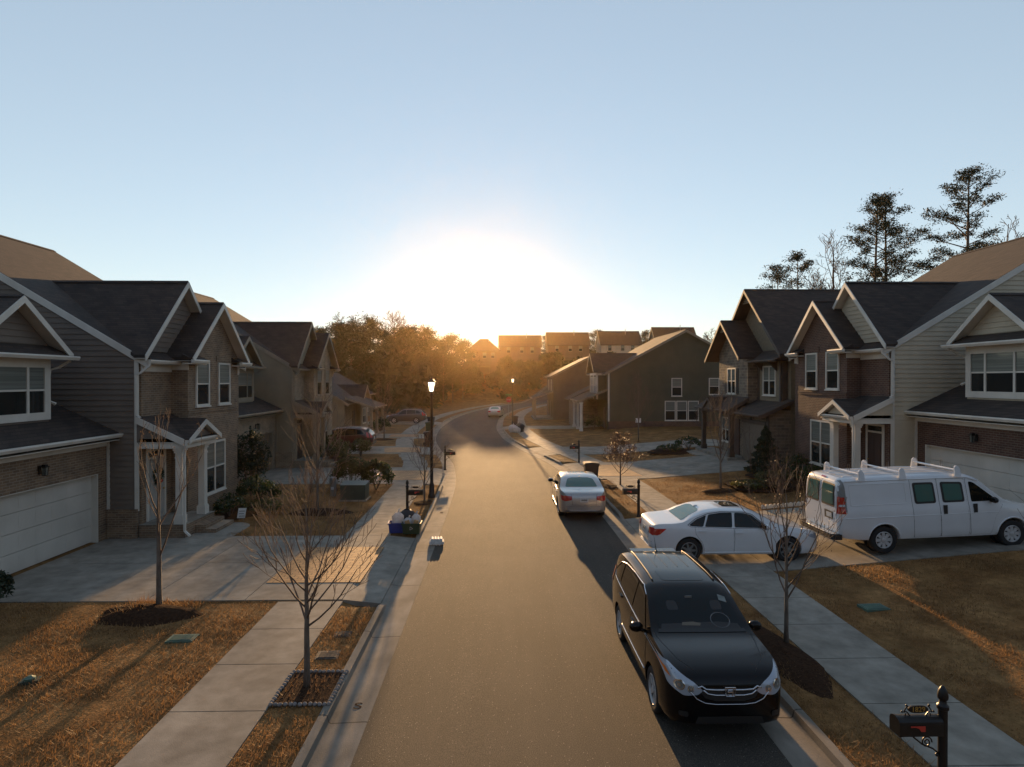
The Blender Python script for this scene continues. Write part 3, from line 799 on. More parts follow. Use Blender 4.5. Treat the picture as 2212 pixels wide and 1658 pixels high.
    mb = h.mb(); mb.box(-.02, 2.0, .04, 1.5, -.3, .43); mb.box(.62, 1.98, 1.5, 1.86, -.3, .28); mb.box(.62, 1.98, 1.86, 2.2, -.3, .14); h.part(mb, 'porch_steps', brick)
    mb = h.mb(); mb.box(-.04, 2.0, .03, 1.52, .43, .455); mb.build('porch_floor', 'concrete', h.root)
    # front door with transom
    mb = h.mb(); mb.box(.30, .40, .075, .12, .46, 2.86); mb.box(1.32, 1.42, .075, .12, .46, 2.86); mb.box(.40, 1.32, .075, .12, 2.77, 2.86); mb.box(.40, 1.32, .075, .115, 2.50, 2.57); h.part(mb, 'door_frame', trim)
    mb = h.mb(); mb.box(.405, 1.315, .077, .10, .46, 2.495)
    for z0_, z1_ in ((.6, 1.15), (1.3, 2.35)):
        for x0_ in (.5, .9): mb.box(x0_, x0_ + .32, .10, .112, z0_, z1_)
    dr = h.part(mb, 'front_door', doorm); mb = h.mb(); mb.ball((1.24, .14, 1.42), .03, .03, .03, 8, 5); mb.build('handle', 'gold', dr)
    mb = h.mb(); mb.box(.402, 1.318, .077, .09, 2.575, 2.765); mb.build('transom', 'pane_glass', h.root)
    # garage wing: low roof in front, room with a dormer above
    gx0, gy = -6.7, -1.0
    mb = h.mb(); mb.prism([(gx0, gy - .26, -.3), (gx0, gy - .26, 3.25), (gx0, -8.6, 6.95), (gx0, -16, 3.4), (gx0, -16, -.3)], (-gx0 - .01, 0, 0)); h.part(mb, 'garage_wall', siding)
    mb = h.mb()
    mb.box(-.42, -.01, gy - .25, gy, -.3, 3.12); mb.box(-5.25, -.42, gy - .25, gy, 2.17, 3.12); mb.box(gx0, -5.25, gy - .25, gy, -.3, 3.12)
    h.part(mb, 'garage_front', brick)
    h.garage_door(-5.2, -.47, gy - .22, .02, 2.15, garage, gcols)
    mb = h.mb(); mb.box(-5.25, -5.20, gy - .24, gy + .0, 0, 2.17); mb.box(-.47, -.42, gy - .24, gy + .0, 0, 2.17); mb.box(-5.20, -.47, gy - .24, gy + .0, 2.15, 2.17); h.part(mb, 'garage_door_frame', trim)
    h.slab([(gx0 - .3, gy + .42, 3.44), (.02, gy + .42, 3.44), (-.05, -8.6, 7.14), (gx0 - .3, -8.6, 7.14)])
    h.slab([(gx0 - .3, -16.4, 3.44), (gx0 - .3, -8.6, 7.14), (-.05, -8.6, 7.14), (-.05, -16.4, 3.44)])
    h.rake((gx0 - .3, gy + .42, 3.44), (gx0 - .3, -8.6, 7.14), (-1, 0, 0), .22)
    h.gutter_x(gx0 - .3, .04, gy + .43, 3.42); h.trim.box(gx0, -.0, gy + .005, gy + .05, 3.02, 3.22); h.trim.box(gx0 - .25, 0, gy + .05, gy + .42, 3.20, 3.225)
    h.wall_lamp(-2.85, gy, 2.66)
    # dormer
    dx, dh, dy, dw = -3.05, 1.40, -1.62, 1.86
    dze, dri = 5.94, 1.52
    mb = h.mb(); mb.prism([(dx - dh, -7, 3.4), (dx + dh, -7, 3.4), (dx + dh, -7, dze + dri * (1 - dh / dw) - .14), (dx, -7, dze + dri - .14), (dx - dh, -7, dze + dri * (1 - dh / dw) - .14)], (0, 7 + dy, 0)); d_ = h.part(mb, 'dormer', siding)
    h.gable_y(dx, dw, -8.2, dy + .38, dze, dri)
    h.street_siding(dy + .01, lambda z: (dx - (dw / dri) * (dze + dri - .2 - z), dx + (dw / dri) * (dze + dri - .2 - z)), dze + .05, dze + dri - .25, siding)
    h.roof.prism([(dx - dw, dy + .005, dze + .22), (dx - dw, dy + .44, dze - .08), (dx - dw, dy + .005, dze - .08)], (2 * dw, 0, 0))
    h.gutter_x(dx - dw - .12, dx + dw + .12, dy + .42, dze - .08)
    h.trim.box(dx - dw, dx + dw, dy + .01, dy + .42, dze - .115, dze - .085)
    mb = h.mb(); mb.box(dx - dh - .02, dx + dh + .02, dy + .004, dy + .05, 5.52, dze - .12); mb.box(dx - dh - .02, dx + dh + .02, dy + .004, dy + .05, 3.98, 4.16)
    for x0_, x1_ in ((dx - dh - .02, dx - dh + .17), (dx + dh - .17, dx + dh + .02)): mb.box(x0_, x1_, dy + .004, dy + .05, 4.16, 5.52)
    mb.box(dx + dh + .004, dx + dh + .03, dy - .28, dy + .004, 3.98, dze - .12)
    mb.build('dormer_casing', trim, d_)
    h.window(('street', dy), dx - 1.19, dx + 1.19, 4.20, 5.50, 3, 2, fr=.04, fm=trim, split=[dx - .58, dx + .58], sill=False)
    h.downspout([(dx + dw - .1, dy + .40, dze - .2), (dx + dw - .16, dy + .1, dze - .42), (dx + dw - .28, dy - .1, dze - .5), (dx + dw - .28, dy - .2, 4.55), (dx + dw - .2, dy + .02, 4.42)], trim)
    h.finish(trim)
    return h

L1 = family_house('brick_house', 'mauve sided house with tan brick bay and wreathed door, nearest on the left', -11.7, 19.6, 0, -1, 'mauve_siding', 'tan_brick')
R1 = family_house('brick_house', 'cream sided house with dark red brick and white garage door behind the white van', 15.0, 22.5, .55, 1, 'cream_siding', 'red_brick', doorm='door_paint')
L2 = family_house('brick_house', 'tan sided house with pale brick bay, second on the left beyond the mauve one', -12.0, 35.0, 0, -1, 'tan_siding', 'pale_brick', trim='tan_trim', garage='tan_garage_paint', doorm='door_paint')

def craftsman_house():
    h = House('stone_house', 'brown stone and shingle house with two louvred front gables, next beyond the cream house', 15.3, 30.9, .6, 1)
    T = 'brown_trim'
    # big front gable, ridge running away from the street
    c, half, ze, rise = 4.2, 4.55, 5.9, 4.0
    mb = h.mb(); mb.prism([(0.1, -12, -.4), (8.3, -12, -.4), (8.3, -12, ze + rise * (1 - 4.1 / half) - .14), (c, -12, ze + rise - .15), (.1, -12, ze + rise * (1 - 4.1 / half) - .14)], (0, 12, 0)); h.part(mb, 'wall', 'shingle_siding')
    h.gable_y(c, half, -12.4, .78, ze, rise)
    h.street_siding(.0, lambda z: (c - (half / rise) * (ze + rise - .3 - z), c + (half / rise) * (ze + rise - .3 - z)), ze + .15, ze + rise - .9, 'shingle_siding', .2)
    mb = h.mb(); mb.prism([(c - .75, .5, ze + rise - .82), (c + .75, .5, ze + rise - .82), (c, .5, ze + rise - .14)], (0, .05, 0))
    lv = h.part(mb, 'gable_vent', T); mb = h.mb()
    for i in range(5): mb.box(c - .66 + i * .13, c + .66 - i * .13, .55, .59, ze + rise - .80 + i * .11, ze + rise - .74 + i * .11)
    mb.build('louvre', 'tan_trim', lv)
    # left stone wall with its own gable
    ac, ah, aze, arise, ay = 5.75, 2.25, 5.85, 2.35, .85
    mb = h.mb(); mb.prism([(3.5, .01, -.4), (8.0, .01, -.4), (8.0, .01, aze + arise * (1 - ah / 2.8) - .1), (ac, .01, aze + arise - .12), (3.5, .01, aze + arise * (1 - ah / 2.8) - .1)], (0, ay - .01, 0)); h.part(mb, 'stone_front', 'field_stone')
    h.gable_y(ac, 2.8, -1.2, ay + .75, aze, arise)
    mb = h.mb(); mb.prism([(ac - .6, ay + .5, aze + arise - .72), (ac + .6, ay + .5, aze + arise - .72), (ac, ay + .5, aze + arise - .13)], (0, .05, 0))
    lv = h.part(mb, 'gable_vent', T); mb = h.mb()
    for i in range(4): mb.box(ac - .5 + i * .13, ac + .5 - i * .13, ay + .55, ay + .59, aze + arise - .70 + i * .12, aze + arise - .64 + i * .12)
    mb.build('louvre', 'tan_trim', lv)
    h.window(('street', ay), 5.25, 6.45, 3.75, 5.2, 2, 2, fm='white_trim')
    for x0_, x1_ in ((4.83, 5.16), (6.55, 6.88)):
        mb = h.mb(); mb.box(x0_, x1_, ay, ay + .04, 3.7, 5.25); h.part(mb, 'shutter', 'grey_paint')
    # box window over the garage
    mb = h.mb(); mb.box(.55, 3.25, 0, .32, 3.3, 5.55); h.part(mb, 'window_box', 'shingle_siding')
    mb = h.mb(); mb.box(.5, .68, .32, .36, 3.3, 5.55); mb.box(3.12, 3.3, .32, .36, 3.3, 5.55); mb.box(3.3, 3.46, .02, .3, 2.9, 5.7); mb.box(.42, .55, .02, .3, 3.2, 5.5)
    for x in (1.0, 2.75): mb.prism([(x - .06, .32, 5.5), (x - .06, .8, 5.5), (x - .06, .32, 5.0)], (.12, 0, 0))
    h.part(mb, 'bracket', T)
    h.window(('street', .32), 1.15, 2.55, 3.75, 5.25, 2, 2, fm='white_trim')
    h.roof.prism([(-.2, .0, 6.2), (-.2, .95, 5.62), (-.2, .0, 5.55)], (3.9, 0, 0))
    h.gutter_x(-.2, 3.0, .95, 5.62)
    # garage with a low roof
    mb = h.mb(); mb.box(.1, 3.6, 0.0, 1.15, -.4, 2.95); h.part(mb, 'garage_front', 'field_stone')
    mb = h.mb(); mb.box(.05, .35, 1.15, 1.2, -.3, 2.75); h.part(mb, 'corner_board', T)
    h.slab([(-.25, 1.75, 2.72), (3.8, 1.75, 2.72), (3.8, .02, 3.52), (-.25, .02, 3.52)])
    h.rake((-.25, 1.75, 2.72), (-.25, .02, 3.52), (-1, 0, 0), .2); h.gutter_x(-.25, 3.8, 1.76, 2.7)
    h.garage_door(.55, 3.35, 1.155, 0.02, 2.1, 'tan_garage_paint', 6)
    mb = h.mb(); mb.box(.4, 3.5, 1.156, 1.22, 2.12, 2.32); h.part(mb, 'lintel', 'brown_trim')
    h.wall_lamp(2.0, 1.15, 2.5)
    # porch on dark posts
    h.slab([(3.3, 2.1, 2.80), (8.9, 2.1, 2.80), (8.9, .86, 3.55), (3.3, .86, 3.55)])
    h.rake((3.3, 2.1, 2.80), (3.3, .86, 3.55), (-1, 0, 0), .2); h.gutter_x(3.3, 8.9, 2.12, 2.78)
    h.gable_y(6.2, .95, .9, 2.25, 2.83, .62, .14)
    mb = h.mb(); mb.prism([(5.4, 2.12, 2.78), (7.0, 2.12, 2.78), (6.2, 2.12, 3.30)], (0, .04, 0)); mb.build('porch_gable', 'brown_siding', h.root)
    h.trim.box(3.4, 8.8, 1.62, 1.82, 2.50, 2.67)
    for x in (3.75, 8.4): h.column(x, 1.72, .02, 2.50, .24, 'brown_trim')
    mb = h.mb(); mb.box(3.3, 9.0, .86, 2.1, -.5, .02); h.part(mb, 'porch_floor', 'concrete')
    mb = h.mb(); mb.box(4.6, 5.6, ay, ay + .06, .02, 2.2); h.part(mb, 'front_door', 'door_paint')
    h.window(('street', ay), 6.2, 7.3, .7, 2.1, 2, 2)
    h.finish('brown_trim')
craftsman_house()

def green_house():
    h = House('green_house', 'large dark green sided house with a plain side gable and white windows', 10.75, 58.5, .25, 1)
    ze, pit, yr = 5.75, .535, -7.6; zr = ze - yr * pit
    mb = h.mb(); mb.prism([(0, 0, -.3), (0, 0, ze - .12), (0, yr, zr - .2), (0, -15.2, ze - .12), (0, -15.2, -.3)], (11, 0, 0)); h.part(mb, 'wall', 'green_siding')
    sp = lambda z: (yr - (zr - .14 - z) / pit, yr + (zr - .14 - z) / pit) if z > ze - .12 else (-15.2, 0)
    h.near_siding(0, lambda z: (sp(z)[0], min(-.1, sp(z)[1])), .8, zr - .2, 'green_siding')
    mb = h.mb(); mb.box(-.06, 0, -15.2, 0, -.3, .8); h.part(mb, 'brick_plinth', 'red_brick')
    mb = h.mb(); mb.box(-.05, -.012, -.1, .05, .8, ze - .1); h.part(mb, 'corner_board', 'white_trim')
    h.gable_x(-.3, 11.3, .4, ze - .4 * pit + .02, yr, zr + .02, -15.6, ze - .4 * pit + .02)
    h.gutter_x(-.3, 11.3, .42, ze - .22)
    h.window(('near', -.02), -7.2, -6.3, 3.35, 5.0, 1, 2); h.window(('near', -.02), -10.9, -10.0, 3.5, 5.0, 1, 2)
    for y in (-6.1, -7.25, -8.4): h.window(('near', -.02), y - .46, y + .46, .95, 2.75, 1, 2)
    # white framed bays and shed roofs on the street side
    mb = h.mb(); mb.box(1.0, 5.2, 0, 1.0, 2.9, 5.5); h.part(mb, 'upper_bay', 'green_siding')
    mb = h.mb()
    for x in (1.0, 2.9, 5.05): mb.box(x, x + .15, 1.0, 1.04, 2.95, 5.5)
    mb.box(1.0, 5.2, 1.0, 1.05, 5.35, 5.55); mb.box(.95, 1.0, .1, 1.04, 5.35, 5.55); mb.box(.96, 1.0, .88, 1.03, 2.95, 5.35); h.part(mb, 'bay_casing', 'white_trim')
    h.window(('street', 1.0), 1.5, 2.6, 3.6, 5.1, 2, 2); h.window(('street', 1.0), 3.4, 4.6, 3.6, 5.1, 2, 2)
    h.slab([(.4, 2.9, 2.85), (6.4, 2.9, 2.85), (6.4, .02, 4.0), (.4, .02, 4.0)]); h.rake((.4, 2.9, 2.85), (.4, .02, 4.0), (-1, 0, 0), .2); h.gutter_x(.4, 6.4, 2.92, 2.83)
    for x in (.6, 3.2, 6.1): h.column(x, 2.6, -.2, 2.65, .24)
    h.trim.box(.5, 6.3, 2.48, 2.72, 2.52, 2.72)
    mb = h.mb(); mb.box(6.6, 11, 0, 2.6, -.3, 2.9); h.part(mb, 'garage_front', 'field_stone')
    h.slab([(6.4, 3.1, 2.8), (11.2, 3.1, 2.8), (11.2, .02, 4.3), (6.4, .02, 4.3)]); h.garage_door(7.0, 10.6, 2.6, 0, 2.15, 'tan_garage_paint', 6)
    mb = h.mb(); mb.box(1.4, 2.4, 0, .06, 0, 2.1); h.part(mb, 'front_door', 'door_paint')
    h.gable_y(3.2, 2.5, -4.5, 1.35, 5.75, 1.9)
    # vent stack on the roof
    h.finish('tan_trim')
green_house()

def simple_house(name, label, X0, Y0, b, side, w, dep, ze, pit, wall, trim='white_trim', porch=True, base=None, dormer=False):
    """side-gabled house: ridge parallel to the street"""
    h = House(name, label, X0, Y0, b, side)
    yr = -dep / 2; zr = ze - yr * pit
    mb = h.mb(); mb.prism([(0, 0, -.5), (0, 0, ze - .1), (0, yr, zr - .2), (0, -dep, ze - .1), (0, -dep, -.5)], (w, 0, 0)); h.part(mb, 'wall', wall)
    h.gable_x(-.35, w + .35, .45, ze - .45 * pit + .02, yr, zr + .02, -dep - .45, ze - .45 * pit + .02)
    h.gutter_x(-.35, w + .35, .46, ze - .24)
    two = ze > 4
    for x in (w * .25, w * .7):
        if two: h.window(('street', 0), x - .6, x + .6, 3.5, 5.0, 2, 2)
        if not porch: h.window(('street', 0), x - .7, x + .7, .8, 2.3, 2, 2)
    h.window(('near', 0), -dep * .62 - .5, -dep * .62 + .5, (3.5 if two else .9), (5.0 if two else 2.2), 1, 2)
    if porch:
        h.slab([(.2, 2.6, 2.7), (w * .62, 2.6, 2.7), (w * .62, .02, 3.6), (.2, .02, 3.6)]); h.rake((.2, 2.6, 2.7), (.2, .02, 3.6), (-1, 0, 0), .2)
        h.gutter_x(.2, w * .62, 2.62, 2.68); h.trim.box(.3, w * .6, 2.2, 2.4, 2.42, 2.6)
        for x in (.5, w * .31, w * .58): h.column(x, 2.3, -.1, 2.42, .2, trim)
        mb = h.mb(); mb.box(.2, w * .62, 0, 2.55, -.4, .12); h.part(mb, 'porch_floor', 'concrete')
        mb = h.mb(); mb.box(w * .3, w * .3 + .95, 0, .05, .12, 2.2); h.part(mb, 'front_door', 'door_paint')
        h.garage_door(w * .66, w - .5, .005, 0, 2.1, 'tan_garage_paint', 5)
    if dormer:
        h.gable_y(w * .62, 1.7, -dep * .4, .75, ze - .1, 1.5)
        mb = h.mb(); mb.prism([(w * .62 - 1.4, 0.01, -.3), (w * .62 + 1.4, .01, -.3), (w * .62 + 1.4, .01, ze + .05), (w * .62, .01, ze + 1.2), (w * .62 - 1.4, .01, ze + .05)], (0, .4, 0)); h.part(mb, 'front_bay', wall)
        h.window(('street', .41), w * .62 - .6, w * .62 + .6, .9, 2.3, 2, 2)
    h.finish(trim)
    return h
simple_house('brown_house', 'brown house with a long porch half hidden beyond the dark green house', 7.0, 77.0, .1, 1, 10, 9.5, 5.7, .5, 'brown_siding', trim='tan_trim')
simple_house('low_house', 'low single storey house with a pillared porch beyond the tan house on the left', -13.9, 54.0, 0, -1, 9.5, 11.5, 3.25, .62, 'tan_siding', trim='tan_trim', dormer=True)
simple_house('low_house', 'dark far left house almost hidden by trees behind the low porch house', -18.5, 76.0, 0, -1, 11, 10, 3.4, .55, 'brown_siding', trim='tan_trim', porch=False)

def hill_house(label, X0, X1, Y, zb, ze, zr, wall, lit=False, hip=False, rows=(( .5, 3), )):
    """tall narrow house seen from behind, roof slope towards the camera"""
    h = House('hillside_house', label, X0, Y, zb, -1)      # local y is world x here
    W = X1 - X0; D = 9.0; E = ze - zb; Z = zr - zb
    if hip:
        mb = h.mb(); mb.box(0, D, 0, W, -3, E); h.part(mb, 'wall', wall)
        a = [(-.4, -.4, E), (-.4, W + .4, E), (D + .4, W + .4, E), (D + .4, -.4, E)]; p, q = (D / 2, W * .38, Z), (D / 2, W * .62, Z)
        h.roof.add([*a, p, q], [(0, 1, 5, 4), (1, 2, 5), (2, 3, 4, 5), (3, 0, 4), (0, 3, 2, 1)])
    else:
        mb = h.mb(); mb.prism([(0, 0, -3), (0, 0, E), (D / 2, 0, Z - .2), (D, 0, E), (D, 0, -3)], (0, W, 0)); h.part(mb, 'wall', wall)
        ov = .45; sl_ = (Z - E) / (D / 2)
        h.slab([(-ov, -.35, E - ov * sl_), (-ov, W + .35, E - ov * sl_), (D / 2, W + .35, Z), (D / 2, -.35, Z)])
        h.slab([(D + ov, -.35, E - ov * sl_), (D / 2, -.35, Z), (D / 2, W + .35, Z), (D + ov, W + .35, E - ov * sl_)])
        for y, d in ((-.35, -1), (W + .35, 1)):
            h.rake((-ov, y, E - ov * sl_), (D / 2, y, Z), (0, d, 0), .25); h.rake((D / 2, y, Z), (D + ov, y, E - ov * sl_), (0, d, 0), .25)
    for zz, n in rows:
        for i in range(n):
            y = W * (i + .75 + .12 * (i % 2)) / (n + .5)
            h.window(('near', 0), y - .45, y + .45, E - 1.9 - zz + .4, E - .4 - zz + .4, 1, 2, fr=.06, blind=.5, fm='tan_trim')
    mb = h.mb(); mb.tube([(D / 2 - 1.2, W * .66, Z - 1.2), (D / 2 - 1.2, W * .66, Z + .5)], .09, 6); h.part(mb, 'vent_pipe', 'grey_steel')
    mb = h.mb(); mb.box(-2.4, -.01, W * .25, W * .7, E - 4.6, E - 4.4)
    for y in (W * .25, W * .7 - .15): mb.box(-2.4, -2.25, y, y + .15, -2, E - 4.6)
    mb.box(-2.4, -2.33, W * .25, W * .7, E - 3.6, E - 3.5)
    h.part(mb, 'deck', 'brown_board')
    h.finish('tan_trim')
HY = 172.0
def HX(px): return (px - 1106) / 1290 * HY + HY * math.tan(R(1.24))
hill_house('hip roofed hillside house straight below the setting sun', -9.2, 0.2, HY, 6.4, 13.4, 17.2, 'hill_siding', hip=True)
hill_house('brown hillside house with a gable roof just right of the setting sun', HX(1076) + .45, HX(1172) - .45, HY, 6.8, 14.9, 18.3, 'hill_siding')
hill_house('second hillside house to the right of the sun, pale windows under the eave', HX(1181) + .45, HX(1277) - .45, HY, 7.0, 15.4, 19.2, 'hill_siding')
hill_house('third hillside house from the sun, reddish roof and a pale wall below it', HX(1296) + .45, HX(1390) - .45, HY, 7.2, 15.6, 19.6, 'cream_siding')
hill_house('rightmost hillside house, its dark roof rising just behind the green house ridge', HX(1416) + .45, HX(1513) - .45, HY, 7.2, 16.0, 20.8, 'brown_siding')
# ---------------------------------------------------------------- cars
def body_mesh(sp, m):
    top, belt, plan, low = pchip(sp['top']), pchip(sp['belt']), pchip(sp['plan']), pchip(sp['low'])
    L = sp['L']; x0, x1 = -L / 2, L / 2; tum = sp.get('tumble', .42); sq = sp.get('square', 0)
    xs = []
    n = 84
    for i in range(n + 1):
        t = i / n; xs.append(x0 + L * (t - 0.045 * math.sin(4 * math.pi * t) * (1 if (t < .25 or t > .75) else 0)))
    xs = sorted(set(xs))
    secs = []
    for x in xs:
        zt, w, zl = top(x), plan(x), low(x); zb = min(belt(x), zt - .015)
        g = zt - zb; hb = zb - zl
        wb = w * .955
        wt = wb - tum * g
        k = min(1, g / .25)
        half = [(0, zl), (w * .80, zl), (w * .94, zl + .03 * 1), (w * .985, zl + .16 * hb), (w * .992, zl + .34 * hb), (w * 1.0, zl + .56 * hb), (w * .995, zl + .76 * hb), (w * .978, zl + .92 * hb), (wb, zb),
                (wb + (wt - wb) * .30, zb + g * .36), (wb + (wt - wb) * .66, zb + g * .72), (wb + (wt - wb) * .86, zb + g * .90)]
        e = .90 + .05 * sq
        half += [(wt * e, zb + g * .965), (wt * .72, zb + g * (.988 + .004 * sq)), (wt * .36, zb + g * .998), (0, zt)]
        secs.append([(x, y, z) for y, z in half] + [(x, -y, z) for y, z in reversed(half[1:-1])])
    b = bmesh.new(); k = len(secs[0])
    vv = [[b.verts.new(p) for p in s] for s in secs]
    for i in range(len(secs) - 1):
        for j in range(k):
            b.faces.new((vv[i][j], vv[i + 1][j], vv[i + 1][(j + 1) % k], vv[i][(j + 1) % k]))
    b.faces.new(list(reversed(vv[0]))); b.faces.new(vv[-1])
    bmesh.ops.recalc_face_normals(b, faces=b.faces)
    return b

AX = {'left': ((0, 4, 0), (0, -1, 0), lambda u, v: (u, None, v)), 'right': ((0, -4, 0), (0, 1, 0), lambda u, v: (u, None, v)),
      'front': ((6, 0, 0), (-1, 0, 0), lambda u, v: (None, u, v)), 'rear': ((-6, 0, 0), (1, 0, 0), lambda u, v: (None, u, v)), 'top': ((0, 0, 5), (0, 0, -1), lambda u, v: (u, v, None))}
class Car:
    def __init__(s, name, label, sp, loc, rz, cat='car', group=None):
        s.sp = sp; s.root = thing(name, label, cat, loc, rz, group)
        b = body_mesh(sp, None)
        me = bpy.data.meshes.new('body'); b.to_mesh(me)
        s.bvh = BVHTree.FromBMesh(b); b.free()
        o = bpy.data.objects.new('body', me); COL.objects.link(o)
        # wheel arches
        cut = MB()
        for x in sp['axles']:
            for sd_ in (-1, 1): cut.lathe([(sp['arch'], sd_ * (sp['track'] - .30)), (sp['arch'], sd_ * (sp['track'] + .45))], 28, (x, 0, sp['r'] + .02), 'y')
        co = cut.build('arch_cutter', 'rubber')
        md = o.modifiers.new('arch', 'BOOLEAN'); md.operation = 'DIFFERENCE'; md.object = co; md.solver = 'EXACT'
        dg = bpy.context.evaluated_depsgraph_get()
        me2 = bpy.data.meshes.new_from_object(o.evaluated_get(dg))
        o.modifiers.clear(); o.data = me2; bpy.data.objects.remove(co)
        me2.materials.clear(); me2.materials.append(M[sp['paint']])
        me2.polygons.foreach_set('use_smooth', [True] * len(me2.polygons)); me2.set_sharp_from_angle(angle=R(38))
        o.parent = s.root; s.body = o
        # dark wheel wells
        for x in sp['axles']:
            for sd_ in (-1, 1):
                mb = MB(); mb.lathe([(sp['arch'] - .004, sd_ * (sp['track'] - .295)), (sp['arch'] - .004, sd_ * (sp['track'] - .28))], 24, (x, 0, sp['r'] + .02), 'y'); mb.build('wheel_well', 'black_plastic', s.root)
        for x in sp['axles']:
            for sd_ in (-1, 1): s.wheel(x, sd_)
    def wheel(s, x, sd_):
        r = s.sp['r']; t = s.sp['track']; wd = s.sp.get('tw', .22); rr = r * s.sp.get('rimf', .66)
        mb = MB(); a, b = t - wd, t
        mb.lathe([(rr, sd_ * a), (r - .03, sd_ * a), (r, sd_ * (a + .03)), (r, sd_ * (b - .03)), (r - .02, sd_ * (b - .008)), (r - .05, sd_ * b), (rr, sd_ * (b - .012))], 32, (x, 0, r), 'y', cap=False)
        ty = mb.build('wheel', 'rubber', s.root, smooth=True, sharp=50)
        mb = MB(); y = sd_ * (b - .05)
        mb.lathe([(rr + .003, sd_ * (b - .02)), (rr - .018, sd_ * (b - .008)), (rr - .03, sd_ * (b - .03)), (rr - .03, y)], 32, (x, 0, r), 'y', cap=False)
        ns = s.sp.get('spokes', 5)
        for i in range(ns):
            for off in ((-.12, .12) if s.sp.get('twin') else (0,)):
                an = 2 * math.pi * i / ns + off; d = Vector((math.cos(an), 0, math.sin(an))); p = Vector((-d.z, 0, d.x))
                c = Vector((x, sd_ * (b - .028), r)); w0, w1 = (.032, .022) if not s.sp.get('steel') else (.034, .050)
                if s.sp.get('twin'): w0, w1 = .02, .018
                q = [c + d * .04 + p * w0, c + d * (rr - .02) + p * w1, c + d * (rr - .02) - p * w1, c + d * .04 - p * w0]
                mb.prism([tuple(v) for v in q], (0, -sd_ * .03, 0))
        mb.lathe([(.06, sd_ * (b - .05)), (.06, sd_ * (b - .018)), (.03, sd_ * (b - .008)), (.004, sd_ * (b - .007))], 16, (x, 0, r), 'y')
        mb.build('rim', s.sp.get('rim', 'alloy'), ty, smooth=True, sharp=30)
        mb = MB(); mb.lathe([(rr - .025, sd_ * (b - .085)), (rr - .025, sd_ * (b - .07))], 20, (x, 0, r), 'y'); mb.build('brake_disc', 'black_plastic', ty)
    def hit(s, axis, u, v, off=0.0):
        o, d, f = AX[axis]; p = f(u, v); o = [o[i] if p[i] is None else p[i] for i in range(3)]
        loc, nrm, idx, dist = s.bvh.ray_cast(Vector(o), Vector(d))
        if loc is None: return None
        if nrm.dot(Vector(d)) > 0: nrm = -nrm
        return loc + nrm * off
    def patch(s, name, axis, poly, m, off=.006, st=.07, parent=None, rnd=0, thick=.0):
        """panel that follows the body inside the outline poly (u, v)"""
        if rnd: poly = round_poly(poly, rnd)
        b = bmesh.new()
        vs = [b.verts.new((u, v, 0)) for u, v in poly]; b.faces.new(vs)
        us = [p[0] for p in poly]; ws = [p[1] for p in poly]
        for lo, hi, n in ((min(us), max(us), (1, 0, 0)), (min(ws), max(ws), (0, 1, 0))):
            k = int((hi - lo) / st)
            for i in range(1, k + 1):
                c = lo + (hi - lo) * i / (k + 1)
                bmesh.ops.bisect_plane(b, geom=b.verts[:] + b.edges[:] + b.faces[:], plane_co=Vector(n) * c, plane_no=n)
        bad = []
        for v in b.verts:
            q = s.hit(axis, v.co.x, v.co.y, off)
            if q is None: bad.append(v)
            else: v.co = q
        if bad: bmesh.ops.delete(b, geom=bad, context='VERTS')
        bmesh.ops.recalc_face_normals(b, faces=b.faces)
        if b.faces:
            o_, d, f = AX[axis]
            avg = sum((fc.normal for fc in b.faces), Vector())
            if avg.dot(Vector(d)) > 0: bmesh.ops.reverse_faces(b, faces=b.faces)
        me = bpy.data.meshes.new(name); b.to_mesh(me); b.free()
        me.polygons.foreach_set('use_smooth', [True] * len(me.polygons))
        me.materials.append(M[m]); o = bpy.data.objects.new(name, me); COL.objects.link(o); o.parent = parent or s.root
        return o
    def line(s, name, axis, pts, m, r=.012, off=.004, parent=None, n=6, step=.05):
        P = []
        for i in range(len(pts) - 1):
            (a, b), (c, d) = pts[i], pts[i + 1]; k = max(1, int(math.hypot(c - a, d - b) / step))
            for j in range(k + (i == len(pts) - 2)):
                q = s.hit(axis, a + (c - a) * j / k, b + (d - b) * j / k, off)
                if q is not None: P.append(q)
        mb = MB()
        if len(P) > 1: mb.tube(P, r, n)
        return mb.build(name, m, parent or s.root, smooth=True)
    def mirror(s, x, z, m='black_paint'):
        for sd_ in (-1, 1):
            q = s.hit('left' if sd_ > 0 else 'right', x, z)
            mb = MB(); c = (x - .02, q.y + sd_ * .14, z + .07)
            mb.ball(c, .07, .12, .085, 12, 8); mb.tube([(x, q.y - sd_ * .02, z), (x - .01, q.y + sd_ * .1, z + .04)], [.03, .035], 6)
            mo = mb.build('mirror', m, s.root, smooth=True)
            mb = MB(); mb.cbox((c[0] - .066, c[1], c[2]), .012, .17, .11); mb.build('mirror_glass', 'car_glass', mo)
    def doors(s, polys, handles, m):
        for ax in ('left', 'right'):
            for poly, hd in zip(polys, handles):
                d = s.patch('door', ax, poly, m, .005, .09, rnd=.05)
                # seam round the door
                lp = list(poly) + [poly[0]]
                s.line('door_seam', ax, lp, 'black_plastic', .004, .002, parent=d, n=4)
                if hd:
                    q = s.hit(ax, hd[0], hd[1], .02); sd_ = 1 if ax == 'left' else -1
                    mb = MB(); mb.cbox(q, .20, .03, .035); mb.build('handle', s.sp.get('handle', m), d)
def round_poly(poly, r, k=3):
    out = []; n = len(poly)
    for i in range(n):
        p = Vector(poly[i]); a = Vector(poly[i - 1]) - p; b = Vector(poly[(i + 1) % n]) - p
        ra = min(r, a.length * .45); rb = min(r, b.length * .45)
        A = p + a.normalized() * ra; B = p + b.normalized() * rb
        for j in range(k + 1):
            t = j / k; out.append(tuple(A * (1 - t) ** 2 + p * 2 * t * (1 - t) + B * t * t))
    return out

